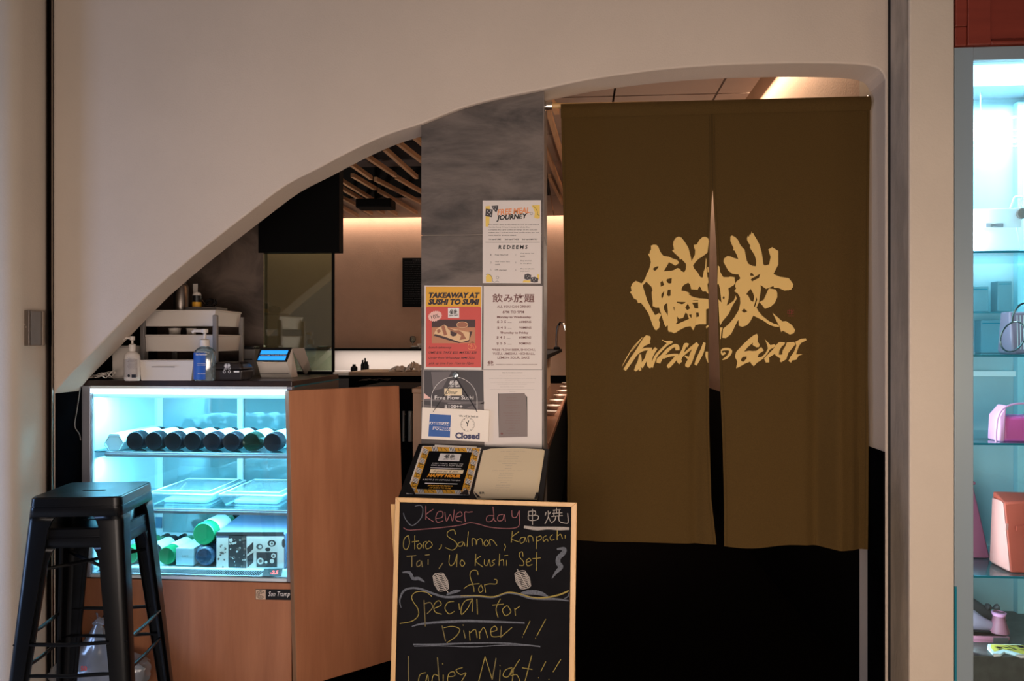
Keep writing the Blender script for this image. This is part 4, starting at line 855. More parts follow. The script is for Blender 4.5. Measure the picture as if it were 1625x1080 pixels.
# on the deck
zd = zi0+.004
bottle('green bottle foot on the case deck seen just right of the stool seat edge', 205, 885, bottlegreen, .036, foil, 'green_bottle', 'green bottles on the case deck', zd, 3.05)
bottle('green bottle lying on the deck beside the small white box', 264, 884, bottlegreen, .036, foil, 'green_bottle', 'green bottles on the case deck', zd, 3.05)
bottle('dark blue bottle on the deck between the two green ones, behind a stool leg', 235, 884, bottledark, .033, foil, 'dark_bottle', 'green bottles on the case deck', zd, 3.07)
t = bottle('green bottle raised on top of the dark wrapped bottle', 323, 850, bottlegreen, .046, foil, 'green_bottle', 'green bottles on the case deck', zd+.081, 3.05)
p = PY(3.04).m(323, 890); t = thing('wrapped_bottle', 'dark blue bottle in crinkled clear wrap under the raised green one', 'bottle', (p.x, 3.04, zd))
MB().lathe([(0, 0), (.03, .0), (.041, .01), (.041, .2), (.02, .24), (.014, .3), (0, .3)], (p.x, 3.045, zd+.0415), (0, 1, 0), 18, False).build('bottle_body', M('dark_blue_film', (44, 66, 92), .25, noise=(60, .5), bump=(80, 1)), t, 0, True)
xa, xb = X(279, 3.05), X(307, 3.05); t = thing('small_white_box', 'small white carton on the deck between green bottle and dark wrapped bottle', 'box', ((xa+xb)/2, 3.1, zd))
MB().box(xa, xb, 3.05, 3.33, zd, zd+.07).build('carton', M('pale_carton', (176, 200, 208), .6), t, .002); m = MB(); m.text(PY(3.05), 'SAKE', 289, 880, 299, 884, .0006); m.build('carton_mark', inkgrey, t)
# big printed box
xa, xb = X(343, 3.05), X(453, 3.05); zb_ = zd+.155
t = thing('printed_food_box', 'large slate blue carton with black and white photo prints on its front', 'box', ((xa+xb)/2, 3.2, zd))
slate = M('slate_blue_carton', (108, 122, 152), .4)
MB().hexa([(xa, 3.05, zd), (xb, 3.05, zd), (xb, 3.05, zb_-.02), (xa, 3.05, zb_-.02)], [(xa, 3.36, zd), (xb, 3.36, zd), (xb, 3.36, zb_+.01), (xa, 3.36, zb_+.01)]).build('carton', slate, t, .002)
I = Ink(t, None); c = CR(PY(3.05), 310, 770, 5.682)
I('dark_print', darkgreyp).rect(c, 300, 445, 462, 752, .0008); I('dark_print', darkgreyp).rect(c, 190, 418, 800, 452, .0008); I('pale_print', whitep).rect(c, 462, 458, 800, 755, .001); I('pale_print', whitep).rect(c, 192, 470, 298, 750, .0008)
rnd = random.Random(9)
for k in range(60):
    a, b = rnd.uniform(200, 455), rnd.uniform(475, 735); r_ = rnd.uniform(5, 17)
    I('grey_print' if k % 2 else 'white_print', cardgrey if k % 2 else whitep).poly(c, [(a+r_*rnd.uniform(.5, 1.3)*cos(j), b-r_*rnd.uniform(.5, 1.3)*sin(j)) for j in (0, 1, 2, 3, 4, 5)], .0012+k*.00001)
k_ = I('photo_print', darkgreyp); k_.rect(c, 552, 600, 738, 735, .0014); k_.poly(c, [(466,560),(525,505),(525,570),(470,620)], .0014); k_.poly(c, [(466,640),(525,600),(525,690),(470,740)], .0014)
for a, b, rx, ry in ((580,550,30,26),(690,520,38,30),(655,575,24,18),(795,520,14,40)): k_.disc(c, a, b, rx, ry, .0014)
w_ = I('plate_print', whitep)
for a, b, r_ in ((588,680,30),(706,632,22),(692,680,20),(640,690,12),(585,552,16),(690,522,20)): w_.disc(c, a, b, r_, r_, .0018)
for a, b, r_ in ((588,680,16),(706,632,11),(692,522,10)): I('plate_centre', cardgrey).disc(c, a, b, r_, r_, .0021)
I.done()

# ------------------------------------------------------------------ on top of the case
def at_top(px, d): q = camp(px, 540, d); return V((q.x, q.y, ZT))
def pump(name, label, px, d, h, r, body, lab, labcol, flat=.75, lw=1.0):
    b = at_top(px, d); t = thing(name, label, 'bottle', b); o_ = (b.x, b.y, b.z); hb_ = h*.66
    m = MB(); pts = [(r*.9, .0), (r, .006), (r, hb_*.78), (r*.93, hb_*.88), (r*.6, hb_*.97), (r*.34, hb_), (r*.34, hb_+.004)]
    m.lathe(pts, o_, (0, 0, 1), 24); m.v = [V((v.x, b.y+(v.y-b.y)*flat, v.z)) for v in m.v]; m.build('bottle_body', body, t, 0, True)
    m = MB(); m.lathe([(r*.42, hb_+.002), (r*.42, hb_+.026), (r*.2, hb_+.03), (r*.13, hb_+.03), (r*.13, h-.016), (r*.3, h-.014), (r*.3, h)], o_, (0, 0, 1), 16)
    m.tube([(b.x, b.y, h+b.z-.007), (b.x-r*.9, b.y-.004, h+b.z-.006), (b.x-r*1.1, b.y-.005, h+b.z-.014)], r*.16, 8); m.build('pump_head', whiteplastic, t, 0, True)
    if lab:
        m = MB(); n = 12; a0, a1 = lab[2], lab[3]
        for i in range(n):
            aa, ab = radians(a0+(a1-a0)*i/n), radians(a0+(a1-a0)*(i+1)/n); R_ = r*1.012
            m.add([(b.x+R_*sin(q_), b.y-R_*flat*cos(q_)-.0006, b.z+z_) for z_ in (lab[0]*hb_, lab[1]*hb_) for q_ in (aa, ab)], [(0, 1, 3, 2)])
        lb = m.build('label', labcol, t, 0, True); return t, b, lb
    return t, b, None
t, b, lb = pump('soap_bottle', 'white pump soap bottle with a grey label at the left on the case top', 210, 3.06, .172, .031, whiteplastic, (.12, .74, -62, 62), M('pale_grey_label', (176, 166, 160), .5))
pq = PY(b.y-.0245); m = MB()
for i in range(9): m.text(pq, 'gentle hand wash for everyday use'[:20+i], 202+(i % 3), 566+i*2.3, 218-(i % 4), 567.2+i*2.3, .001)
m.disc(pq, 204.5, 596, 2, 2.4, .001); m.rect(pq, 209, 594, 216, 599, .001); m.build('label_print', inkblack, lb)['kind'] = 'stuff'
t, b, lb = pump('sanitiser_bottle', 'clear pump sanitiser bottle with a bright blue label', 325, 3.06, .20, .043, frost, (.04, .82, -85, 20), M('bright_blue_label', (26, 84, 170), .45), .6)
pq = PY(b.y-.0268); m = MB()
for a, b_, e, f in ((312,557,328,559), (311,560.5,329,563.5), (313,576,328,577.2), (313,578.5,327,579.7), (314,592,326,593.6)): m.text(pq, 'hand sanitiser' if f-b_ > 2 else 'instant cleansing gel', a, b_, e, f, .001, .02)
m.build('label_print', whitep, lb)['kind'] = 'stuff'
# white storage basket
a, b_ = at_top(222, 3.07), at_top(308, 3.07); t = thing('storage_box', 'long white plastic storage box between the two pump bottles', 'box', ((a.x+b_.x)/2, a.y+.06, ZT))
hb_ = .076; fl = .006
m = MB(); lo = [V((a.x+fl, a.y, ZT)), V((b_.x-fl*2, b_.y, ZT)), V((b_.x-fl*2, b_.y+.10, ZT)), V((a.x+fl, a.y+.10, ZT))]; hi = [V((a.x, a.y-fl, ZT+hb_)), V((b_.x, b_.y-fl, ZT+hb_)), V((b_.x, b_.y+.10+fl, ZT+hb_)), V((a.x, a.y+.10+fl, ZT+hb_))]
m.add(lo+hi, [(0, 1, 2, 3), (0, 1, 5, 4), (1, 2, 6, 5), (2, 3, 7, 6), (3, 0, 4, 7)]); m.build('box_body', whiteplastic, t, 0, False, 0, .004)
m = MB(); m.tube(hi, .004, 8, True); m.build('rim', whiteplastic, t, 0, True)
MB().box(a.x+.05, b_.x-.07, a.y-.0055, a.y-.001, ZT+.052, ZT+.0545).build('label_slot', inkgrey, t)
# tall white carton behind the soap bottle
a, b_ = at_top(178, 3.2), at_top(216, 3.2); t = thing('tall_white_carton', 'tall plain white carton behind the soap bottle by the arch foot', 'box', ((a.x+b_.x)/2, a.y+.05, ZT)); MB().box(a.x, b_.x, a.y, a.y+.10, ZT, ZT+.135).build('carton', whiteplastic, t, .002)
MB().box(a.x+.004, b_.x-.004, a.y-.0006, a.y, ZT+.128, ZT+.131).build('flap_seam', inkgrey, t)
# loose cables
t = thing('cable_bundle', 'tangle of white cables at the foot of the arch on the case top', 'cable', at_top(158, 3.12)); m = MB(); rnd = random.Random(2)
for i in range(5):
    pts = []
    for j in range(9):
        q_ = at_top(133+j*6+rnd.uniform(-2, 2), 3.08+rnd.uniform(0, .08)); pts.append((q_.x, q_.y, ZT+.005+abs(sin(j*.9+i))*.03*(j/9)+.002*i))
    m.tube(smooth(pts, 3), .0022, 6)
m.build('cable', whiteplastic, t, 0, True)
t = thing('power_lead', 'thin white lead looping down beside the display case', 'cable', (XL+.012, YB-.02, .9)); m = MB(); m.tube(smooth([(XL+.012, YB-.012, ZT-.02), (XL+.009, YB-.03, 1.08), (XL+.010, YB-.045, 1.02), (XL+.012, YB-.02, .985), (XL+.012, YB-.012, .96)], 5), .0018, 6); m.build('lead', greyplastic, t, 0, True)
# two tier organiser
Ac, Bc, Cc_ = camp(232, 540, 3.22), camp(340, 540, 3.17), camp(379, 540, 3.44); Dc = Ac+(Cc_-Bc)
t = thing('tier_organiser', 'white two tier plastic organiser rack behind the pump bottles', 'organiser', ((Ac+Cc_)/2).xy.to_3d()+V((0, 0, ZT)))
def lvl(q_, z, o_=0): cen = (Ac+Cc_)/2; d = (q_-cen); return V((q_.x+d.x*o_, q_.y+d.y*o_, z))
for z0_, z1_ in ((1.408, 1.470), (1.306, 1.370)):
    m = MB(); lo = [lvl(q_, z0_, .0) for q_ in (Ac, Bc, Cc_, Dc)]; hi = [lvl(q_, z1_, .05) for q_ in (Ac, Bc, Cc_, Dc)]
    m.add(lo+hi, [(0, 1, 2, 3), (0, 1, 5, 4), (1, 2, 6, 5), (2, 3, 7, 6), (3, 0, 4, 7)]); tr = m.build('tier_tray', whiteplastic, t, 0, False, 0, .004)
    m = MB(); m.tube(hi, .004, 8, True); m.build('tray_rim', whiteplastic, tr, 0, True)
m = MB(); lo = [lvl(q_, ZT+.012) for q_ in (Ac, Bc, Cc_, Dc)]; m.hexa(lo, [q_+V((0, 0, .012)) for q_ in lo]); m.build('base_tray', whiteplastic, t)
for q_ in (Ac, Bc, Cc_, Dc):
    g = lvl(q_, 0, .06); MB().box(g.x-.009, g.x+.009, g.y-.009, g.y+.009, ZT, 1.452).build('post', greyplastic, t, .003)
# things in the organiser
def item(name, label, cat, px, d, z):
    q_ = camp(px, 540, d) if px > 3 else Ac+(Bc-Ac)*px+(Dc-Ac)*d
    return thing(name, label, cat, (q_.x, q_.y, z)), V((q_.x, q_.y, z))
t, b = item('steel_flask', 'grey steel cylinder flask standing in the top tier', 'flask', .30, .5, 1.412); MB().lathe([(0, 0), (.028, 0), (.03, .004), (.03, .165), (.026, .175), (.018, .178), (.018, .195), (0, .195)], b, (0, 0, 1), 20, False).build('flask_body', steel, t, 0, True); MB().lathe([(.020, .178), (.021, .2), (0, .2)], b, (0, 0, 1), 16, False).build('flask_lid', greyplastic, t, 0, True)
t, b = item('yellow_label_bottle', 'small white bottle with a yellow and black label in the top tier', 'bottle', .56, .46, 1.4895); MB().lathe([(0, 0), (.017, 0), (.018, .003), (.018, .05), (.014, .062), (0, .064)], b, (0, 0, 1), 18, False).build('bottle_body', whiteplastic, t, 0, True)
MB().lathe([(.0184, .003), (.0184, .022)], b, (0, 0, 1), 18, False).build('label', amber, t, 0, True); MB().lathe([(.0184, .022), (.0184, .05)], b, (0, 0, 1), 18, False).build('label_band', blackplastic, t, 0, True)
t, b = item('grey_carton', 'low grey carton lying across the top tier under small items', 'box', .68, .5, 1.412)
rt = (Bc-Ac).normalized(); bk = (Dc-Ac).normalized(); MB().pbox(b-rt*.07-bk*.05, rt*.14, bk*.12, (0, 0, .077)).build('carton', greyplastic, t, .002); MB().pbox(b-rt*.02-bk*.051, rt*.003, bk*.122, (0, 0, .0775)).build('tape_strip', cardgrey, t)
t, b = item('black_clip_bundle', 'black cable bundle with a silver clip on the grey carton', 'cable', .74, .5, 1.4905); m = MB()
for i in range(5): m.tube([(b.x+.028*cos(a_/8*2*pi+i)*(1-.1*i), b.y+.018*sin(a_/8*2*pi)+.003*i, b.z+.018+.014*sin(a_/8*2*pi+i*1.1)) for a_ in range(8)], .005, 6, True)
m.build('black_cable', blackplastic, t, 0, True); MB().tube([(b.x-.02, b.y-.03, b.z+.03), (b.x-.005, b.y-.03, b.z+.012)], .002, 6).build('clip', chrome, t, 0, True)
t, b = item('white_card_holder', 'white upright card strip behind the small yellow label bottle', 'card', .37, .86, 1.412); MB().box(b.x-.010, b.x+.010, b.y, b.y+.004, b.z, b.z+.185).build('card', whiteplastic, t); MB().box(b.x-.014, b.x+.014, b.y-.01, b.y+.012, b.z, b.z+.006).build('card_foot', greyplastic, t)
for lb_, pxx, wd in (('white paper cup in the lower tier, wider left one', .25, .03), ('white paper cup in the lower tier, narrower right one', .5, .024)):
    t, b = item('paper_cup', lb_, 'cup', pxx, .4, 1.311); MB().lathe([(0, 0), (wd*.6, 0), (wd*.78, .085), (wd*.84, .087), (wd*.84, .09), (wd*.74, .09)], b, (0, 0, 1), 16, False).build('cup_body', whiteplastic, t, 0, True); MB().lathe([(wd*.66, .02), (wd*.74, .05)], b, (0, 0, 1), 16, False).build('cup_sleeve', blackplastic, t, 0, True)
t, b = item('grey_tissue_pack', 'grey folded pack on the bottom shelf of the organiser', 'pack', .5, .35, ZT+.0245); MB().pbox(b-rt*.03-bk*.05, rt*.07, bk*.12, (0, 0, .05)).build('pack_body', cardgrey, t, .01); MB().pbox(b-rt*.03-bk*.051, rt*.07, bk*.002, (0, 0, .012)).build('pack_seal', greyplastic, t)
# black takeaway box
t, b = item('takeaway_box', 'smoky black plastic takeaway box with a white printed emblem', 'box', 369, 3.11, ZT); m = MB()
w0, w1 = .064, .068
def rr_(hw, hd, z): return [(b.x+sx*hw, b.y+sy*hd, z) for sx, sy in ((-1, -1), (1, -1), (1, 1), (-1, 1))]
smoky = M('smoky_plastic', (50, 45, 44), .25); m.hexa(rr_(.058, .05, ZT), rr_(.067, .058, ZT+.042)); bo = m.build('box_base', smoky, t, .008); m = MB(); m.hexa(rr_(.068, .059, ZT+.043), rr_(.050, .042, ZT+.072)); m.build('box_lid', smoky, t, .01)
pq = PY(b.y-.0585); m = MB(); emblem(m, pq, 356, 576.5, 368, 587, .006, True); m.rect(pq, 372, 588, 380.5, 590.5, .006); m.ring(pq, 357, 589.5, 1.8, 1.8, .7, .006); m.ring(pq, 365, 589.5, 1.8, 1.8, .7, .006); m.build('lid_print', whitep, t)
# grey card reader box with dark top
t, b = item('receipt_printer', 'small grey receipt printer with a black lid beside the terminal', 'printer', 398, 3.53, ZT); MB().box(b.x-.036, b.x+.036, b.y-.04, b.y+.04, ZT, ZT+.118).build('printer_body', greyplastic, t, .004); MB().box(b.x-.03, b.x+.03, b.y-.036, b.y+.03, ZT+.118, ZT+.132).build('printer_lid', blackplastic, t, .004); MB().box(b.x-.024, b.x+.024, b.y-.042, b.y-.039, ZT+.07, ZT+.075).build('paper_slot', shadowhole, t)
# payment terminal
sp_ = PL(camp(433, 573, 3.27), RT*.10+UP*.50-FW*.80); t = thing('payment_terminal', 'white payment terminal with a bright blue lit screen and tilted rear panel', 'payment terminal', (sp_.m(435, 575).x, sp_.m(435, 575).y+.06, ZT))
bz = [(413.2,552.7),(463.6,551.6),(455.3,574),(406.6,573)]
MB().slab(sp_, bz, -.002, .006).build('screen_bezel', blackplastic, t, .001)
scr = MB(); scr.poly(sp_, [(415.4,556.3),(458,556.3),(452.5,572),(409,571.8)], .0045); so = scr.build('screen', M('blue_screen', (40, 150, 235), .4, emit=1.1), t)
m = MB()
for y0_, a0_, a1_ in ((562.6,412.5,455.5),): m.poly(sp_, [(a0_,y0_),(a0_-1.2,y0_+3.4),(a1_-.9,y0_+3.4),(a1_,y0_)], .0048)
m.build('screen_band', M('dark_screen_band', (14, 60, 110), .4, emit=.5), so); m = MB(); m.text(sp_, 'WELCOME TO OUR STORE', 413.5, 563.4, 454, 565.4, .0052, .02); m.build('screen_text', whitep, so)
f0, f1, f2, f3 = sp_.m(406.6,573,-.004), sp_.m(455.3,574,-.004), sp_.m(463.6,551.6,-.004), sp_.m(413.2,552.7,-.004)
gx_ = V((0, .0, 0)); m = MB(); m.hexa([V((f0.x+.012, f0.y+.02, ZT+.0)), V((f1.x+.012, f1.y+.02, ZT)), f1, f0], [V((f3.x+.0, f3.y+.07, ZT)), V((f2.x, f2.y+.07, ZT)), f2, f3]); m.build('terminal_body', whiteplastic, t, .002)
MB().box(f0.x+.012, f1.x+.008, f0.y+.012, f0.y+.022, ZT+.018, ZT+.021).build('body_seam', greyplastic, t)
m = MB(); q0, q1 = f2+V((.002, .002, 0)), camp(484.5, 586, 3.62); q1.z = ZT+.002; m.hexa([q0, V((q0.x, q0.y+.14, q0.z)), V((q1.x, q1.y+.10, q1.z)), q1], [q0+V((-.004, 0, -.006)), V((q0.x-.004, q0.y+.14, q0.z-.006)), V((q1.x-.006, q1.y+.10, q1.z)), q1+V((-.006, 0, 0))]); m.build('rear_panel', whiteplastic, t)
MB().slab(sp_, [(416.5,574.6),(442,575.2),(441.4,576.6),(416.2,576)], .001, .003).build('card_slot', paperw, t)

# ------------------------------------------------------------------ swing gate
ga_ = [camp(458, 619.5, 2.985), camp(633.5, 613, 3.30)]; gb_ = [camp(471, 540, 2.985), camp(645, 540, 3.30)]
for v_ in gb_: v_.z = .03
g0, g1 = V((gb_[0].x, gb_[0].y, 0)), V((gb_[1].x, gb_[1].y, 0)); ga_[1].z = ga_[0].z
ga = thing('swing_gate', 'orange oak half height swing gate standing ajar beside the display case', 'gate', ((g0+g1)/2))
dr = (g1-g0).normalized(); nn = V((-dr.y, dr.x, 0)); nn = nn if nn.y > 0 else -nn
gq = [gb_[0], gb_[1], ga_[1], ga_[0]]
MB().hexa(gq, [v_+nn*.03 for v_ in gq]).build('gate_board', oak, ga, .002)
MB().hexa([v_-nn*.0004 for v_ in (gb_[0]-dr*.001, gb_[0]+dr*.001, ga_[0]+dr*.001, ga_[0]-dr*.001)], [v_+nn*.0304 for v_ in (gb_[0]-dr*.001, gb_[0]+dr*.001, ga_[0]+dr*.001, ga_[0]-dr*.001)]).build('edge_band', oakpale, ga)
for z_ in (.25, .95): MB().lathe([(.007, 0), (.007, .08)], g0+nn*.036+V((.003, 0, z_)), (0, 0, 1), 12).build('hinge', steel, ga, 0, True)
# ------------------------------------------------------------------ stacked metal stools
def stool(label):
    t = thing('metal_stool', label, 'stool', (0, 0, 0), 'stacked black metal stools'); H, a, sl = .762, .137, .080
    hf = lambda z: a+(H-z)*sl
    def sq(hw, r, n=5):
        out = []
        for k, (sx, sy) in enumerate(((1, 1), (-1, 1), (-1, -1), (1, -1))):
            for i in range(n+1): q_ = radians(90*k+90*i/n); out.append((sx*(hw-r)+r*cos(q_), sy*(hw-r)+r*sin(q_)))
        return out
    slot = [(.03*s_+.008*cos(q_), .008*sin(q_)) for s_, qs in ((1, range(-90, 91, 30)), (-1, range(90, 271, 30))) for q_ in map(radians, qs)]
    o_ = sq(a-.004, .022); vs, fs = tri2d([o_], [slot]); m = MB(); m.add([(x, y, H-.004*(1-min(1, (max(abs(x), abs(y))/.12)**3))) for x, y in vs], fs); m.build('seat', blackmetal, t, 0, False, 0, .0025)
    m = MB(); L_ = []
    zs_ = [(H-.0, a-.006), (H-.004, a), (H-.026, hf(H-.026)), (H-.027, hf(H-.027)-.0015), (H-.030, hf(H-.03)-.0015), (H-.031, hf(H-.031)), (H-.060, hf(H-.060))]
    for z_, h_ in zs_: L_.append([(x, y, z_) for x, y in sq(h_, .022)])
    n = len(L_[0]); m.add([v for l_ in L_ for v in l_], [(i*n+j, i*n+(j+1) % n, (i+1)*n+(j+1) % n, (i+1)*n+j) for i in range(len(L_)-1) for j in range(n)]); m.build('apron', blackmetal, t, 0, True, 0, .002)
    for sx, sy in ((-1, -1), (1, -1), (1, 1), (-1, 1)):
        m = MB(); rows = []
        for z_ in (H-.052, H-.075, H-.10, H-.3, H-.5, .02, .0):
            h_ = hf(z_)-.0005; wd = .040+(z_/H)*.032+(.018 if z_ > H-.06 else .006 if z_ > H-.08 else 0); r_ = .020
            sec = [(h_-wd, h_-.010), (h_-wd, h_)]+[(h_-r_+r_*sin(radians(q_)), h_-r_+r_*cos(radians(q_))) for q_ in (0, 30, 60, 90)]+[(h_, h_-wd), (h_-.010, h_-wd)]
            rows.append([(sx*x, sy*y, z_) for x, y in sec])
        n = len(rows[0]); m.add([v for r__ in rows for v in r__], [(i*n+j, i*n+j+1, (i+1)*n+j+1, (i+1)*n+j) for i in range(len(rows)-1) for j in range(n-1)])
        lg = m.build('leg', blackmetal, t, 0, True, 0, .002)
    for k in range(4):
        s1, s2 = ((-1, -1), (1, -1), (1, 1), (-1, 1))[k], ((1, -1), (1, 1), (-1, 1), (-1, -1))[k]; z_ = .315; h_ = hf(z_)-.006
        p_, q_ = V((s1[0]*h_, s1[1]*h_, z_)), V((s2[0]*h_, s2[1]*h_, z_)); md = (p_+q_)/2-V((0, 0, .004))
        MB().tube([p_, p_*.8+q_*.2, md, p_*.2+q_*.8, q_], [.003, .0062, .0062, .0062, .003], 8).build('rung', blackmetal, t, 0, True)
    m = MB(); z_ = H-.135; h_ = hf(z_)-.01
    m.tube([(-h_, -h_, z_), (h_, h_, z_)], .006, 8); m.tube([(-h_, h_, z_-.012), (h_, -h_, z_-.012)], .006, 8); m.build('cross_brace', blackmetal, t, 0, True)
    return t
sc = camp(149.5, 540, 2.605); s1 = stool('lower black metal bar stool, standing on the floor with another nested on it')
s1.location = (sc.x, sc.y, 0); s1.rotation_euler.z = TH+.075
s2 = dup(s1, (sc.x, sc.y, .097), TH+.08, 'upper black metal bar stool of the stack by the left pier, slotted seat showing')

# plastic bag on the floor
q_ = camp(157, 540, 2.96); t = thing('plastic_bag', 'knotted thin white plastic bag on the floor behind the stools', 'bag', (q_.x, q_.y, 0))
bm = bmesh.new(); bmesh.ops.create_icosphere(bm, subdivisions=4, radius=1); rnd = random.Random(4); m = MB()
from mathutils import noise as NZ
for v in bm.verts:
    n = v.co.copy(); k = 1+.13*NZ.noise(n*2.6)+.06*NZ.noise(n*7); z_ = n.z
    r_ = k*(1 if z_ < .2 else 1-.86*((z_-.2)/.8)**1.15); hgt = .115+.115*z_+(max(0, z_-.6)*.16)
    v.co = V((q_.x+n.x*.19*r_, min(q_.y+n.y*.09*r_, 2.945), max(.004, hgt*k**.5)))
m.add([v.co.copy() for v in bm.verts], [tuple(v.index for v in f.verts) for f in bm.faces]); bm.free(); m.build('bag_film', bagfilm, t, 0, True)
m = MB(); tp = V((q_.x, q_.y, .285)); m.tube([tp+V((-.02, 0, .0)), tp+V((0, 0, .014)), tp+V((.02, .004, .002))], [.008, .014, .008], 8)
for a_ in (-.9, -.2, .5, 1.1): m.add([tp, tp+V((.05*sin(a_)+.012, -.01, .045*cos(a_))), tp+V((.05*sin(a_)-.012, .012, .04*cos(a_)))], [(0, 1, 2)])
m.build('bag_knot', bagfilm, t, 0, True)
m = MB(); m.lathe([(0, 0), (.07, .0), (.085, .04), (.07, .13), (.03, .16), (0, .16)], (q_.x-.01, q_.y, .02), (0, 0, 1), 14, False); m.build('bag_contents', M('dark_contents', (46, 40, 40), .7, noise=(20, .5)), t, 0, True)
m = MB(); m.text(PY(q_.y-.112), '50', 128, 1056, 138, 1064, 0, .04); m.build('bag_print', redp, t)

# steel key switch box on the pier return
t = thing('switch_box', 'small steel key switch box on the left pier, keyhole and flap showing', 'switch box', PY(2.70).m(40, 548))
pk = PY(2.682); wl = X(24, 2.682); wr = X(46, 2.682); zt_, zb2 = pk.m(40, 492).z, pk.m(40, 548.5).z
MB().box(wl-.06, wr, 2.682, 2.682+.086, zb2, zt_).build('box_body', steel, t, .0015)
MB().box(wr, wr+.003, 2.69, 2.742, zb2+.003, zt_-.003).build('flap', greyplastic, t, .001)
MB().box(wr+.003, wr+.007, 2.744, 2.748, zb2+.002, zt_-.002).build('flap_rail', chrome, t)
m = MB()
for a_, b_ in ((37.5, 518.5), (39.5, 514.5), (41.5, 518.5)): m.disc(pk, a_, b_, 1.2, 1.2, .0006, 10)
m.build('keyhole', chrome, t)

# ------------------------------------------------------------------ kitchen and sushi bar beyond
bc = thing('back_counter', 'dark kitchen counter along the white splashback', 'counter', (-2.0, 8.4, 0))
MB().box(-4.0, -.55, 8.1, YBK-.03, 0, .985).build('counter_body', blackpanel, bc); MB().box(-4.0, -.55, 8.06, YBK-.025, .985, 1.012).build('worktop', M('white_worktop', (206, 198, 192), .35), bc, .003)
for i in range(4): MB().box(-3.9+i*.82, -3.12+i*.82, 8.082, 8.1, .12, .95).build('counter_door', darkgreyp, bc, .003)
def ctr(name, label, pxa, pxb, y, py, dep_, mat, top, cat='counter'):
    xa, xb, zt = X(pxa, y), X(pxb, y), Z((pxa+pxb)/2, py, y)
    t = thing(name, label, cat, ((xa+xb)/2, y+dep_/2, 0)); MB().box(xa, xb, y+.01, y+dep_, 0, zt-.03).build('counter_body', mat, t); MB().box(xa, xb, y, y+dep_, zt-.03, zt).build('worktop', top, t, .003); return t, xa, xb, zt
sct, xa, xb, zt = ctr('service_counter', 'dark kitchen counter with a pale wood top and a niche of steel trays', 553, 672, 6.0, 590, .6, blackpanel, paleboard)
nz0, nz1 = Z(600, 612, 6.0), Z(600, 598, 6.0)
MB().box(X(572, 6), X(622, 6), 5.985, 6.01, nz0-.02, nz0).build('niche_shelf', blackpanel, sct)
for i, (a_, w_) in enumerate(((579, 13), (594, 14), (610, 15))):
    tb = V((X(a_, 5.93), 5.94, nz0)); t = thing('steel_tray', ('left', 'middle', 'right')[i]+' of the three steel trays on the counter niche shelf', 'tray', tb, 'steel trays in the niche'); hw = w_*6/1250/2
    m = MB(); lo = [(tb.x-hw*.7, 5.90, nz0+.001), (tb.x+hw*.7, 5.90, nz0+.001), (tb.x+hw*.7, 5.98, nz0+.001), (tb.x-hw*.7, 5.98, nz0+.001)]; hi = [(tb.x-hw, 5.88, nz0+.045+.01*i), (tb.x+hw, 5.88, nz0+.05), (tb.x+hw, 5.983, nz0+.055), (tb.x-hw, 5.983, nz0+.05)]
    m.add(lo+hi, [(0, 1, 2, 3), (0, 1, 5, 4), (1, 2, 6, 5), (2, 3, 7, 6), (3, 0, 4, 7)]); m.build('tray_body', chrome, t, 0, False, 0, .003); m = MB(); m.tube(hi, .004, 6, True); m.build('tray_rim', steel, t, 0, True)
MB().box(X(572, 5.9), X(622, 5.9), 5.87, 6.01, nz0-.02, nz0-.0005).build('niche_ledge', blackpanel, sct)
# crumpled cloths on the counter
for i, (a_, b_, hh, lb_) in enumerate(((632, 13, .05, 'crumpled white cloth on the service counter, flatter left one'), (657, 12, .085, 'crumpled white cloth heaped on the service counter by the column'))):
    cx_ = X(a_, 6.12); t = thing('crumpled_cloth', lb_, 'cloth', (cx_, 6.15, zt)); w_ = b_*6/1250
    def f(u, v, cx_=cx_, w_=w_, hh=hh, i=i):
        x, y = (u-.5)*2, (v-.5)*2; e = max(0, 1-(x*x+y*y)*.55); return (cx_+x*w_, 6.16+y*.12, zt+.003+hh*e*(.6+.6*abs(NZ.noise(V((x*2+i*7, y*2, 1)))))+.012*abs(NZ.noise(V((x*6, y*6, i)))))
    m = MB(); m.grid(f, 16, 12); m.build('cloth_sheet', M('white_cloth', (218, 208, 200), .9) if not i else MATS['white_cloth'], t, 0, False, 0, .003)
# bottles on the back counter
for i, (a_, h_, r_, lb_) in enumerate(((562, .085, .036, 'squat dark jar on the back counter, left of the sauce bottles'), (575.5, .13, .020, 'slim dark sauce bottle on the back counter, left of three'), (579.5, .15, .018, 'tallest dark sauce bottle on the back counter, middle of three'), (582.5, .115, .02, 'slim dark sauce bottle on the back counter, right of three'))):
    b = V((X(a_, 8.2), 8.2, 1.013)); t = thing('sauce_bottle' if i else 'dark_jar', lb_, 'bottle', b, 'sauce bottles on the back counter'); MB().lathe([(0, 0), (r_, 0), (r_, h_*.62), (r_*.5, h_*.78), (r_*.42, h_*.9), (0, h_*.9)], b, (0, 0, 1), 14, False).build('bottle_body', bottledark, t, 0, True); MB().lathe([(r_*.5, h_*.88), (r_*.5, h_), (0, h_)], b, (0, 0, 1), 12, False).build('cap', blackplastic, t, 0, True)
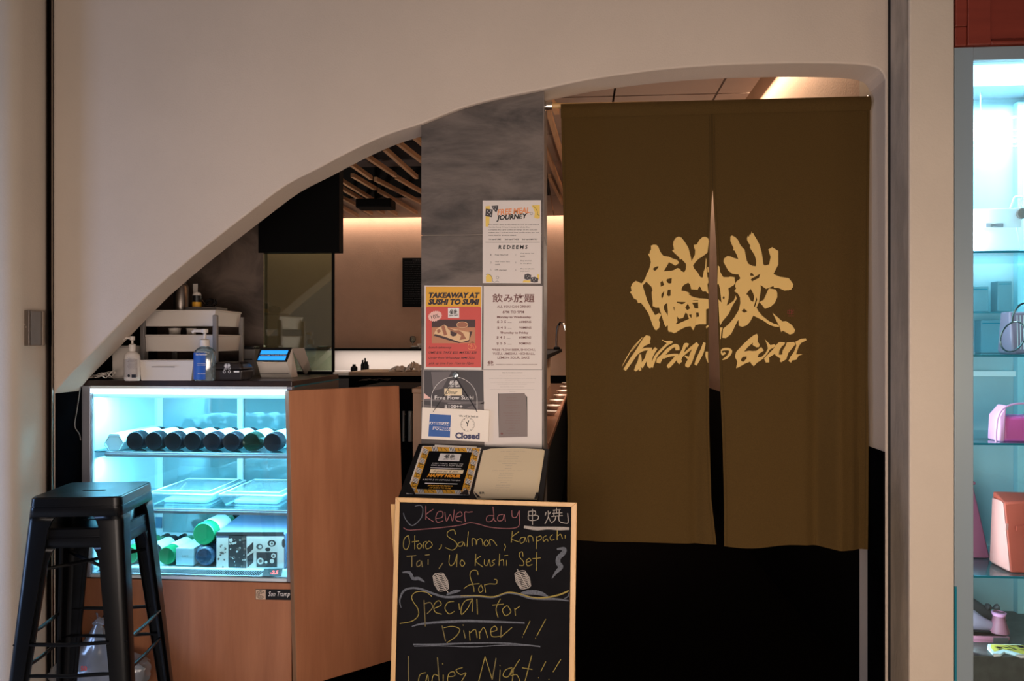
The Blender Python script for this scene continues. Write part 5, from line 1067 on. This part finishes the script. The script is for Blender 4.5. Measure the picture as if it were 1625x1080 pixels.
# glasses and dishes on the dark rail
rz_ = 1.2625
for a_, lb_ in ((655, 'wine glass standing on the dark back rail beside the column'),):
    b = V((X(a_, YBK-.07), YBK-.07, rz_)); t = thing('wine_glass', lb_, 'glass', b); MB().lathe([(0, .001), (.032, .001), (.03, .004), (.004, .008), (.004, .05), (.03, .075), (.034, .10), (.028, .135), (.0265, .135), (.032, .10), (.028, .077), (0, .055)], b, (0, 0, 1), 16, False).build('bowl', clearglass, t, 0, True)
    MB().lathe([(.0285, .131), (.0292, .137), (.0265, .137)], b, (0, 0, 1), 16, False).build('rim', chrome, t, 0, True)
for i, (a_, r_, lb_) in enumerate(((659, .055, 'white dish on the dark back rail next to the wine glass'), (512, .06, 'white dish on the dark back rail seen through the glass screen'), (666, .03, 'small white cup on the back rail half behind the column'))):
    b = V((X(a_, YBK-.07), YBK-.07, rz_)); t = thing('white_dish', lb_, 'dish', b); MB().lathe([(0, 0), (r_*.5, 0), (r_, .022 if i < 2 else .05), (r_*.96, .024 if i < 2 else .052), (r_*.45, .005), (0, .005)], b, (0, 0, 1), 18, False).build('dish_body', whiteplastic, t, 0, True); MB().lathe([(r_*.5, 0), (r_*.5, -.0)], b, (0, 0, 1), 10, False)
# menu board on the back wall
pbk = PY(YBK-.012); t = thing('wall_menu_board', 'black printed menu board on the back wall beside the column', 'menu board', pbk.m(662, 487)); MB().slab(pbk, [(638.5,409),(686,409),(686,487),(638.5,487)], -.011, .012).build('board', blackpanel, t, .002)
m = MB(); rnd = random.Random(1)
m.text(pbk, 'MENU', 655, 411.5, 672, 413.5, .0016)
for i in range(19): m.text(pbk, rnd.choice(('charcoal grill selection', 'rice and noodle bowls', 'house sake by the glass')), 642, 415+i*3.6, 642+rnd.uniform(24, 40), 416.4+i*3.6, .0016)
m.build('board_lettering', darkgreyp, t)
# under-counter fridge with two steel handles
yk = 4.1; xa, xb, zt_ = X(560, yk), X(662, yk), Z(640, 616, yk); t = thing('undercounter_fridge', 'black under-counter fridge with two upright steel handles behind the gate', 'fridge', ((xa+xb)/2, yk+.3, 0)); MB().box(xa, xb, yk, yk+.6, 0, zt_).build('fridge_body', blackpanel, t, .004)
for a_, r_ in ((640.5, .006), (651, .012)):
    xh = X(a_, yk-.04); z0_, z1_ = Z(a_, 700, yk-.04), Z(a_, 652, yk-.04); m = MB(); m.tube([(xh, yk-.04, z0_), (xh, yk-.04, z1_)], r_, 12); m.tube([(xh, yk-.04, z0_+.02), (xh, yk, z0_+.02)], r_*.6, 8); m.tube([(xh, yk-.04, z1_-.02), (xh, yk, z1_-.02)], r_*.6, 8); m.build('handle', satin, t, 0, True)
# sushi bar: pale end panel, raised back, low glossy top
yb0, yb1 = 3.34, 8.0; sb = thing('sushi_bar', 'long wooden sushi bar running back behind the stone column', 'bar counter', (-.4, 5.5, 0))
ze = Z(660, 616, yb0); x0_, x1_ = X(655, yb0), -.45
MB().box(x0_, x1_, yb0, yb1, 0, ze-.02).build('raised_back', oakpale, sb, .002)
MB().box(x0_-.003, x1_+.02, yb0-.004, yb1, ze-.02, ze).build('raised_ledge', oakpale, sb, .002)
glossw = M('glossy_bar_wood', (120, 80, 60), .22, noise=(2, .3, .25), rgb2=(150, 106, 84), stretch=(8, .8, 8))
MB().prism([(x1_, yb0, .885), (-.112, yb0, .885), (-.045, yb1, .885), (x1_, yb1, .885)], (0, 0, .03)).build('bar_top', glossw, sb, .003)
MB().prism([(x1_, yb0+.02, 0), (-.16, yb0+.02, 0), (-.10, yb1, 0), (x1_, yb1, 0)], (0, 0, .884)).build('bar_front', blackpanel, sb)
gl = thing('sushi_case_ledge', 'dark raised ledge on posts over the bar top', 'shelf', (-.22, 6.0, .915))
MB().prism([(-.40, 4.6, 1.235), (-.172, 4.6, 1.235), (-.135, yb1, 1.235), (-.40, yb1, 1.235)], (0, 0, .03)).build('ledge_board', blackpanel, gl, .002)
for y_ in (4.9, 6.2, 7.5): MB().box(-.30, -.24, y_, y_+.03, .916, 1.235).build('support_panel', paleboard, gl)
MB().box(-.36, -.25, 5.2, yb1-.1, .916, 1.19).build('lit_backboard', paleboard, gl)
for i, y_ in enumerate((4.6, 5.0, 5.45, 5.95, 6.5, 7.1, 7.7)):
    b = V((-.155+.012*i, y_, .916)); t = thing('soy_dish', ('nearest', 'second', 'third', 'fourth', 'fifth', 'sixth', 'farthest')[i]+' small white dish in the row along the bar top', 'dish', b, 'dishes along the bar')
    MB().lathe([(0, 0), (.03, 0), (.05, .022), (.048, .025), (.028, .006), (0, .006)], b, (0, 0, 1), 16, False).build('dish_body', whiteplastic, t, 0, True); MB().box(b.x-.02, b.x+.02, b.y-.012, b.y+.012, .922, .937).build('folded_napkin', paper, t, .003)
q_ = camp(894, 515, 7.2); t = thing('tap', 'dark curved bar tap silhouetted against the back wall', 'tap', (q_.x, q_.y, 1.266)); q_.x = -.17; t.location.x = -.17
MB().tube(smooth([(-.17, q_.y, 1.266), (-.17, q_.y, 1.40), (-.15, q_.y-.0, 1.50), (-.11, q_.y, 1.50), (-.09, q_.y, 1.44)], 4), .012, 8).build('spout', chrome, t, 0, True); MB().lathe([(.03, 0), (.03, .02), (.014, .03)], (-.17, q_.y, 1.266), (0, 0, 1), 14).build('tap_base', blackpanel, t, 0, True)

# ------------------------------------------------------------------ neighbouring shop's display cabinet
yq = 2.64; q = PY(yq); xq0 = x2+.004; xq1 = 2.05; yd = 3.12
zq1, zq0 = q.m(1560, 74).z, .12
dcab = thing('display_cabinet', 'tall aluminium framed glass cabinet glowing cyan with handbags on its shelves', 'display cabinet', ((xq0+xq1)/2, yq+.2, 0))
xin = X(1545, yq)
MB().box(xq0, xin, yq, yq+.05, 0, zq1).build('frame_post', framebluegrey, dcab, .002); MB().box(xq1-.05, xq1, yq, yq+.05, 0, zq1).build('frame_post', framebluegrey, dcab, .002)
MB().box(xin, xq1-.05, yq+.001, yq+.05, q.m(1560, 95).z, zq1).build('top_rail', framebluegrey, dcab, .002)
MB().box(xq0-.001, xq0+.006, yq-.003, yq, 0, q.m(1518, 930).z).build('edge_strip', shelfedge, dcab)
MB().box(xin, xq1-.05, yq+.02, yq+.026, zq0, q.m(1560, 95).z).build('front_glass', clearglass, dcab)
MB().box(xq0, xin-.03, yq+.05, yd, 0, zq1).build('side_wall', casewhite, dcab)
MB().box(xin-.03, xq1, yd, yd+.02, 0, zq1).build('back_wall', M('cyan_back_panel', (156, 184, 192), .35), dcab)
MB().box(X(1608, yd), xq1-.05, yd-.03, yd-.001, 0, zq1-.05).build('back_pilaster', M('pale_back_panel', (160, 205, 215), .4), dcab)
MB().box(xq1-.05, xq1, yq+.05, yd, 0, zq1).build('side_wall', casewhite, dcab)
MB().box(xin-.03, xq1, yq+.05, yd, zq1-.03, zq1).build('roof', framebluegrey, dcab)
MB().box(xin, xq1-.07, yq+.06, yd-.18, zq1-.034, zq1-.030).build('light_panel', M('white_light_panel', (214, 244, 255), .5, emit=1.6), dcab)
area('cabinet_light', ((xin+xq1)/2, yq+.24, zq1-.05), ((xin+xq1)/2, yq+.26, 0), .6, .3, 20, (.68, .88, 1))
o_ = area('cabinet_post_fill', (xin+.015, yq+.07, 1.0), (xq1-.2, yd-.1, 1.0), .03, 1.7, 6, (.68, .88, 1))  # fill strip added at the post to brighten the lower shelves
shy = [395, 563, 706, 921]; zsh = [q.m(1585, y_).z for y_ in shy]
for z_ in zsh:
    sh = MB().box(xin-.028, xq1-.052, yq+.055, yd-.035, z_-.006, z_).build('glass_shelf', shelfglass, dcab); MB().box(xin-.028, xq1-.052, yq+.051, yq+.055, z_-.007, z_).build('shelf_edge', shelfedge, sh)
MB().box(xin-.02, X(1608, yd), yd-.016, yd-.001, q.m(1585, 607).z, q.m(1585, 597).z).build('back_rail', framewhite, dcab)
rl_ = MB().box(xin-.02, X(1607, yd), yd-.10, yd-.002, q.m(1585, 476).z-.03, q.m(1585, 476).z-.024).build('rear_ledge', shelfglass, dcab)
tb_ = M('teal_carton', (98, 132, 142), .6)
for a_, b_, t_, z_, lb_ in ((1540, 1569, 454, q.m(1585, 476).z-.023, 'small teal carton on the rear ledge of the cabinet, left of two'), (1583, 1606, 446, q.m(1585, 476).z-.023, 'small teal carton on the rear ledge of the cabinet, right of two'), (1557, 1606, 508, zsh[1]+.001, 'wide teal carton standing at the back of the second cabinet shelf')):
    yy = yd-.09; t = thing('teal_carton', lb_, 'box', (X((a_+b_)/2, yy), yy, z_), 'teal cartons behind the bags'); MB().box(X(a_, yy), X(b_, yy), yy, yy+.05, z_, PY(yy).m(1585, t_).z).build('carton', tb_, t, .002); MB().box(X(a_, yy)+.004, X(b_, yy)-.004, yy-.0006, yy, PY(yy).m(1585, t_).z-.012, PY(yy).m(1585, t_).z-.009).build('lid_seam', shelfedge, t)
zfl = q.m(1585, 1046).z; darkstone = M('dark_cabinet_floor', (70, 66, 64), .4, noise=(30, .5))
MB().box(xin-.028, xq1-.052, yq+.028, yd-.001, zq0, zfl).build('cabinet_plinth', darkstone, dcab, .004)
# reflected ceiling lights, built as a glowing loop and dotted lines in the cabinet
qb = PY(yd-.12); t = thing('loop_reflection', 'curled white reflection of ceiling lights, modelled near the top of the cabinet', 'reflection', qb.m(1560, 222)); lpm = M('reflection_glow', (235, 250, 255), .4, emit=4)
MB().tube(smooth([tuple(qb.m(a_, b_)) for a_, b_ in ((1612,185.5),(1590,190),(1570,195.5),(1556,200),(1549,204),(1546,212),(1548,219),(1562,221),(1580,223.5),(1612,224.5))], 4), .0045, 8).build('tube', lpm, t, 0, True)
hng = MB(); p = qb.m(1556, 200); hng.tube([p, V((p.x, p.y, zq1-.036))], .0015, 6); hng.build('loop_support', framewhite, t)  # thread added only to carry the reflected loop
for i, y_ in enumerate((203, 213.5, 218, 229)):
    a_, b_ = qb.m(1548, y_), qb.m(1640, y_); t = thing('dotted_reflection', ('topmost', 'second', 'third', 'lowest')[i]+' dotted line of reflected ceiling lights, modelled across the cabinet top', 'light string', a_, 'dotted lines of reflected lights'); MB().tube([a_+V((-.02, .03, 0)), b_+V((.08, .03, 0))], .0012, 5).build('dot_line', framewhite, t)
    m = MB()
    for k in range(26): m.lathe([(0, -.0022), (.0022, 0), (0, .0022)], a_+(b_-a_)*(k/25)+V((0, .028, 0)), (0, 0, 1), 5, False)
    o_ = m.build('reflected_dots', lpm, t); o_['kind'] = 'stuff'

# handbags
def bagbody(m, xa, xb, y, d, z, h, tp=.0, rnd_=.02, n=6):
    """soft box: rounded lower corners, narrower top"""
    secs = []
    for k, f in enumerate((0, .08, .5, .9, 1)):
        zz_ = z+h*f; ins = (rnd_*(1-min(1, f/.08)) if f < .08 else 0)+tp*f; dd = d*(1-.45*f)
        secs.append([(xa+ins, y+(d-dd)/2, zz_), (xb-ins, y+(d-dd)/2, zz_), (xb-ins, y+(d+dd)/2, zz_), (xa+ins, y+(d+dd)/2, zz_)])
    m.add([p for s_ in secs for p in s_], [(0, 3, 2, 1)]+[(i*4+j, i*4+(j+1) % 4, i*4+4+(j+1) % 4, i*4+4+j) for i in range(4) for j in range(4)]+[(16, 17, 18, 19)]); return m
def qx(px, y): return X(px, y)
yA = yq+.10
white_l = M('white_leather', (214, 220, 226), .45, bump=(60, .2)); t = thing('white_handbag', 'white leather handbag with a turn lock on the top glass shelf', 'handbag', (qx(1590, yA), yA+.06, zsh[0]))
xa, xb = qx(1543.5, yA), qx(1622, yA); z_ = zsh[0]; hh = q.m(1585, 331).z-z_
m = MB(); bagbody(m, xa, xb, yA, .13, z_+.001, hh, .006, .012); m.build('bag_body', white_l, t, .006, True)
pA = PY(yA+.026); fl_ = MB().slab(PY(yA+.012), [(1544,332),(1620,330),(1621,361),(1544,362.5)], .0, .006).build('flap', white_l, t, .002)
MB().slab(PY(yA+.012), [(1563,354.5),(1590,354.5),(1590,361),(1563,361)], .0065, .002).build('lock_plate', framegrey, t); m = MB(); m.tube([PY(yA+.012).m(a_, b_, .011) for a_, b_ in ((1578,356),(1571,356),(1568.5,358),(1571,360.5),(1580,361))], .0014, 6); m.build('lock_loop', chrome, t, 0, True)
m = MB(); m.tube(smooth([PY(yA+.05).m(a_, b_) for a_, b_ in ((1603,332),(1607,322),(1611,313),(1622,313),(1619,322),(1622,332))], 4), .0045, 8); m.build('handle', white_l, t, 0, True)
m = MB(); m.lathe([(.018, 0), (.018, .012), (.01, .014)], PY(yA).m(1621, 339), (0, -1, 0), 14); m.build('side_charm', cardgrey, t, 0, True)
purp = M('mauve_leather', (128, 106, 124), .4); yB = yq+.12; t = thing('mauve_handbag', 'mauve bag with a big round silver ring handle on the second shelf', 'handbag', (qx(1622, yB), yB+.05, zsh[1]))
m = MB(); bagbody(m, qx(1607, yB), qx(1650, yB), yB, .10, zsh[1]+.001, q.m(1620, 492).z-zsh[1], .0, .008); m.build('bag_body', purp, t, .006, True)
m = MB(); n = 28; pr_ = PY(yB-.01)
m.tube([pr_.m(1607.5+20*cos(2*pi*i/n), 534+23*sin(2*pi*i/n)-6*cos(2*pi*i/n)) for i in range(n)], .0028, 8, True); m.build('ring_handle', chrome, t, 0, True)
m = MB(); m.tube(smooth([pr_.m(a_, b_) for a_, b_ in ((1606,512),(1609,496),(1618,484),(1630,480),(1645,484))], 4), .0035, 8); m.build('handle', chrome, t, 0, True)
m = MB()
for a_ in (1613, 1618, 1623): m.ribbon(PY(yB+.004), [(a_, 500, 1.5), (a_+1, 554, 1.5)], .004, 1)
m.build('pleat', white_l, t)
pink = M('pink_leather', (224, 84, 160), .4); pinkl = M('pale_pink_leather', (226, 150, 190), .42); yC_ = yq+.08; t = thing('pink_handbag', 'bright pink boxy handbag on the third shelf', 'handbag', (qx(1605, yC_), yC_+.07, zsh[2])); z_ = zsh[2]
x_a, x_b = qx(1571, yC_), qx(1680, yC_); zt2 = q.m(1600, 664).z
mid = qx(1586, yC_); DP = .078; m = MB(); m.prism([(mid+.012, yC_, z_+.001), (x_b, yC_, z_+.001), (x_b, yC_+.012, zt2), (mid+.014, yC_+.012, zt2)], (0, DP, 0)); m.build('bag_body', pink, t, .012, True, seg=3)
zt3 = q.m(1590, 645).z; m = MB(); m.hexa([(mid, yC_-.002, z_+.001), (mid+.016, yC_-.003, z_+.001), (mid+.030, yC_+.012, zt3), (mid+.004, yC_+.010, zt2)], [(mid, yC_+DP, z_+.001), (mid+.016, yC_+DP+.002, z_+.001), (mid+.030, yC_+DP-.01, zt3), (mid+.004, yC_+DP, zt2)]); m.build('gusset', pinkl, t, .005, True)
m = MB(); pC = PY(yC_-.004); m.tube(smooth([pC.m(a_, b_) for a_, b_ in ((1581,702),(1580,690),(1583,664),(1590,650),(1602,643),(1616,640),(1640,640))], 4), .0035, 8); m.build('handle', pinkl, t, 0, True)
wine = M('wine_red_leather', (122, 56, 74), .45); yD = yd-.22; t = thing('wine_red_handbag', 'dark wine red tapered bag at the back of the fourth shelf by the frame', 'handbag', (qx(1548, yD), yD+.06, zsh[3])); z_ = zsh[3]
ztp, xbb = PY(yD).m(1545, 768).z, qx(1572, yD); xlf = xin-.02
m = MB(); m.hexa([(xlf, yD, z_+.001), (xbb, yD, z_+.001), (qx(1551, yD), yD+.03, ztp), (xlf, yD+.03, ztp)], [(xlf, yD+.14, z_+.001), (xbb, yD+.14, z_+.001), (qx(1551, yD), yD+.10, ztp), (xlf, yD+.10, ztp)]); m.build('bag_body', wine, t, .006, True)
MB().box(xlf, qx(1553, yD), yD+.02, yD+.11, ztp-.006, ztp+.006).build('top_strap', wine, t, .003)
rust = M('rust_red_leather', (190, 80, 62), .45); rustl = M('pale_rust_leather', (214, 140, 130), .45); yE = yq+.09; t = thing('rust_red_tote', 'rust red leather tote with belted top on the fourth shelf', 'handbag', (qx(1605, yE), yE+.08, zsh[3])); z_ = zsh[3]
zt4, zt5 = q.m(1600, 808).z, q.m(1600, 801).z; xm = qx(1601.5, yE)
m = MB(); m.hexa([(xm+.004, yE, z_+.001), (qx(1690, yE), yE, z_+.001), (qx(1688, yE), yE+.02, zt5), (qx(1598, yE), yE+.02, zt4)], [(xm+.004, yE+.125, z_+.001), (qx(1690, yE), yE+.125, z_+.001), (qx(1688, yE), yE+.09, zt5+.01), (qx(1598, yE), yE+.09, zt5+.012)]); m.build('bag_body', rust, t, .006, True)
m = MB(); m.hexa([(xm-.012, yE+.03, z_+.012), (xm+.006, yE-.001, z_+.001), (qx(1599, yE), yE+.019, zt4), (qx(1595, yE), yE+.03, zt4+.008)], [(xm-.012, yE+.10, z_+.012), (xm+.006, yE+.126, z_+.001), (qx(1599, yE), yE+.09, zt4), (qx(1595, yE), yE+.08, zt4+.008)]); m.build('gusset', rustl, t, .005, True)
MB().slab(PY(yE+.02), [(1592,829),(1596,829),(1595,839),(1591,839)], .014, .004).build('belt_tab', rustl, t); MB().slab(PY(yE+.012), [(1611,834),(1640,831),(1640,839),(1611,841)], .004, .004).build('belt', rust, t)
m = MB(); m.tube(smooth([PY(yE+.05).m(a_, b_) for a_, b_ in ((1589,813),(1596,806),(1612,802),(1630,800))], 4), .004, 8); m.build('handle', rust, t, 0, True)
# shoes on a rose box, patterned scarf
yG_ = yq+.14; t = thing('rose_box', 'flat rose coloured box on the cabinet floor under the shoes', 'box', (qx(1560, yG_), yG_+.1, zfl)); zrb = PY(yG_).m(1570, 1009).z
rose = M('rose_box_card', (150, 88, 104), .5); MB().box(xin-.02, qx(1600.5, yG_), yG_, yG_+.2, zfl+.001, zrb).build('box_body', rose, t, .002); MB().box(xin-.02, qx(1601.5, yG_), yG_-.003, yG_+.203, zrb-.012, zrb).build('box_lid', rose, t, .001); MB().slab(PY(yG_-.003), [(1576,1011),(1600,1011),(1600,1021),(1576,1021)], .0005, .0008).build('end_label', darkgreyp, t)
silv = M('silver_shoe', (150, 130, 146), .35, .3)
for i, (o_, lb_, mt_) in enumerate(((0, 'silver pointed shoe in front on the rose box', silv), (.085, 'dark bow trimmed shoe behind the silver one on the rose box', darkgreyp))):
    b = V((qx(1543+i*9, yG_+.05+o_), yG_+.05+o_, zrb)); t = thing('shoe', lb_, 'shoe', b, 'shoes on the rose box'); m = MB(); pts = [(-.05, .05), (-.03, .045), (0, .035), (.03, .024), (.06, .017), (.085, .010), (.095, .006)]
    m.tube([(b.x+x_, b.y, zrb+r_+.001) for x_, r_ in pts], [r_*.98 for _, r_ in pts], 12); m.v = [V((v.x, b.y+(v.y-b.y)*.75, v.z)) for v in m.v]; m.build('upper', mt_, t, 0, True); MB().box(b.x-.05, b.x+.09, b.y-.015, b.y+.015, zrb+.0005, zrb+.004).build('sole', blackplastic, t)
    if i:
        m = MB()
        for s_ in (-1, 1): m.lathe([(.002, 0), (.012, .014), (.012, .022), (0, .026)], (b.x+.045, b.y-.005, zrb+.052), (s_*.8, -.2, .3), 10)
        m.build('bow', darkgreyp, t, 0, True)
rdw = thing('rose_ornament', 'rose red tapered ornament standing on the rose box end', 'ornament', (qx(1589, yG_+.03), yG_+.045, zrb)); m = MB(); m.lathe([(0, 0), (.032, 0), (.03, .01), (.022, .035), (.018, .055), (.022, .065), (0, .067)], (qx(1589, yG_+.03), yG_+.045, zrb), (0, 0, 1), 16, False); m.build('ornament_body', rose, rdw, 0, True); MB().lathe([(.02, .056), (.0235, .066), (.018, .068)], (qx(1589, yG_+.03), yG_+.045, zrb), (0, 0, 1), 16, False).build('ornament_rim', pinkl, rdw, 0, True)
t = thing('patterned_scarf', 'folded yellow and black patterned scarf lying on the cabinet floor', 'scarf', (qx(1600, yq+.08), yq+.08, zfl)); ps_ = PZ(zfl)
out_ = [(1568,1025),(1600,1025.5),(1650,1027),(1650,1044),(1620,1044.5),(1606,1040),(1594,1037),(1588,1042),(1577,1042.5),(1572,1037),(1567,1031)]
MB().slab(ps_, out_, .001, .008).build('scarf_cloth', M('scarf_white', (206, 222, 226), .8), t, .002)
m = MB(); m.shape(ps_, [[(1572,1026.5),(1650,1028),(1650,1041),(1622,1042),(1606,1037),(1592,1034),(1578,1038),(1573,1033)]], (), .0096); m.build('yellow_pattern', M('scarf_yellow', (214, 196, 76), .8), t)
m = MB(); rnd = random.Random(6)
for i in range(26):
    a_, b_ = rnd.uniform(1575, 1640), rnd.uniform(1027.5, 1035); m.ribbon(ps_, [(a_, b_, .3), (a_+rnd.uniform(3, 6), b_+rnd.uniform(.3, 1.2), 1.4), (a_+rnd.uniform(8, 12), b_+rnd.uniform(.5, 1.6), .3)], .0102, 3)
m.build('black_pattern', inkblack, t)
# red timber fascia over the cabinet
redw = woodm('red_brown_wood', (118, 44, 30), (142, 58, 40), .4, False, 10); yt = yq-.012; q2 = PY(yt)
t = thing('red_wood_fascia', 'red brown panelled timber fascia above the glass cabinet', 'fascia', (1.6, yt, q2.m(1580, 73).z)); zb3 = zq1+.003
MB().box(xq0, 2.1, yt+.02, yt+.1, zb3, 2.9).build('backing_board', redw, t)
zr2 = q2.m(1590, 64).z; xst0, xst1 = X(1536, yt), X(1573, yt)
MB().box(xq0, xst0-.0015, yt+.006, yt+.02, zb3, q2.m(1530, 41).z-.001).build('stile_block', redw, t, .002); MB().box(xq0, xst0-.0015, yt+.004, yt+.02, q2.m(1530, 41).z+.001, 2.9).build('stile_block', redw, t, .002)
MB().box(xst0, xst1, yt, yt+.02, zb3, 2.9).build('stile', redw, t, .003); MB().box(xst1, 2.1, yt, yt+.02, zb3, zr2).build('rail', redw, t, .003)
m = MB(); m.hexa([(xst1, yt+.001, zr2), (2.1, yt+.001, zr2), (2.1, yt+.016, zr2+.012), (xst1+.012, yt+.016, zr2+.012)], [(xst1, yt+.019, zr2), (2.1, yt+.019, zr2), (2.1, yt+.0195, zr2+.012), (xst1+.012, yt+.0195, zr2+.012)]); m.build('panel_bead', redw, t)
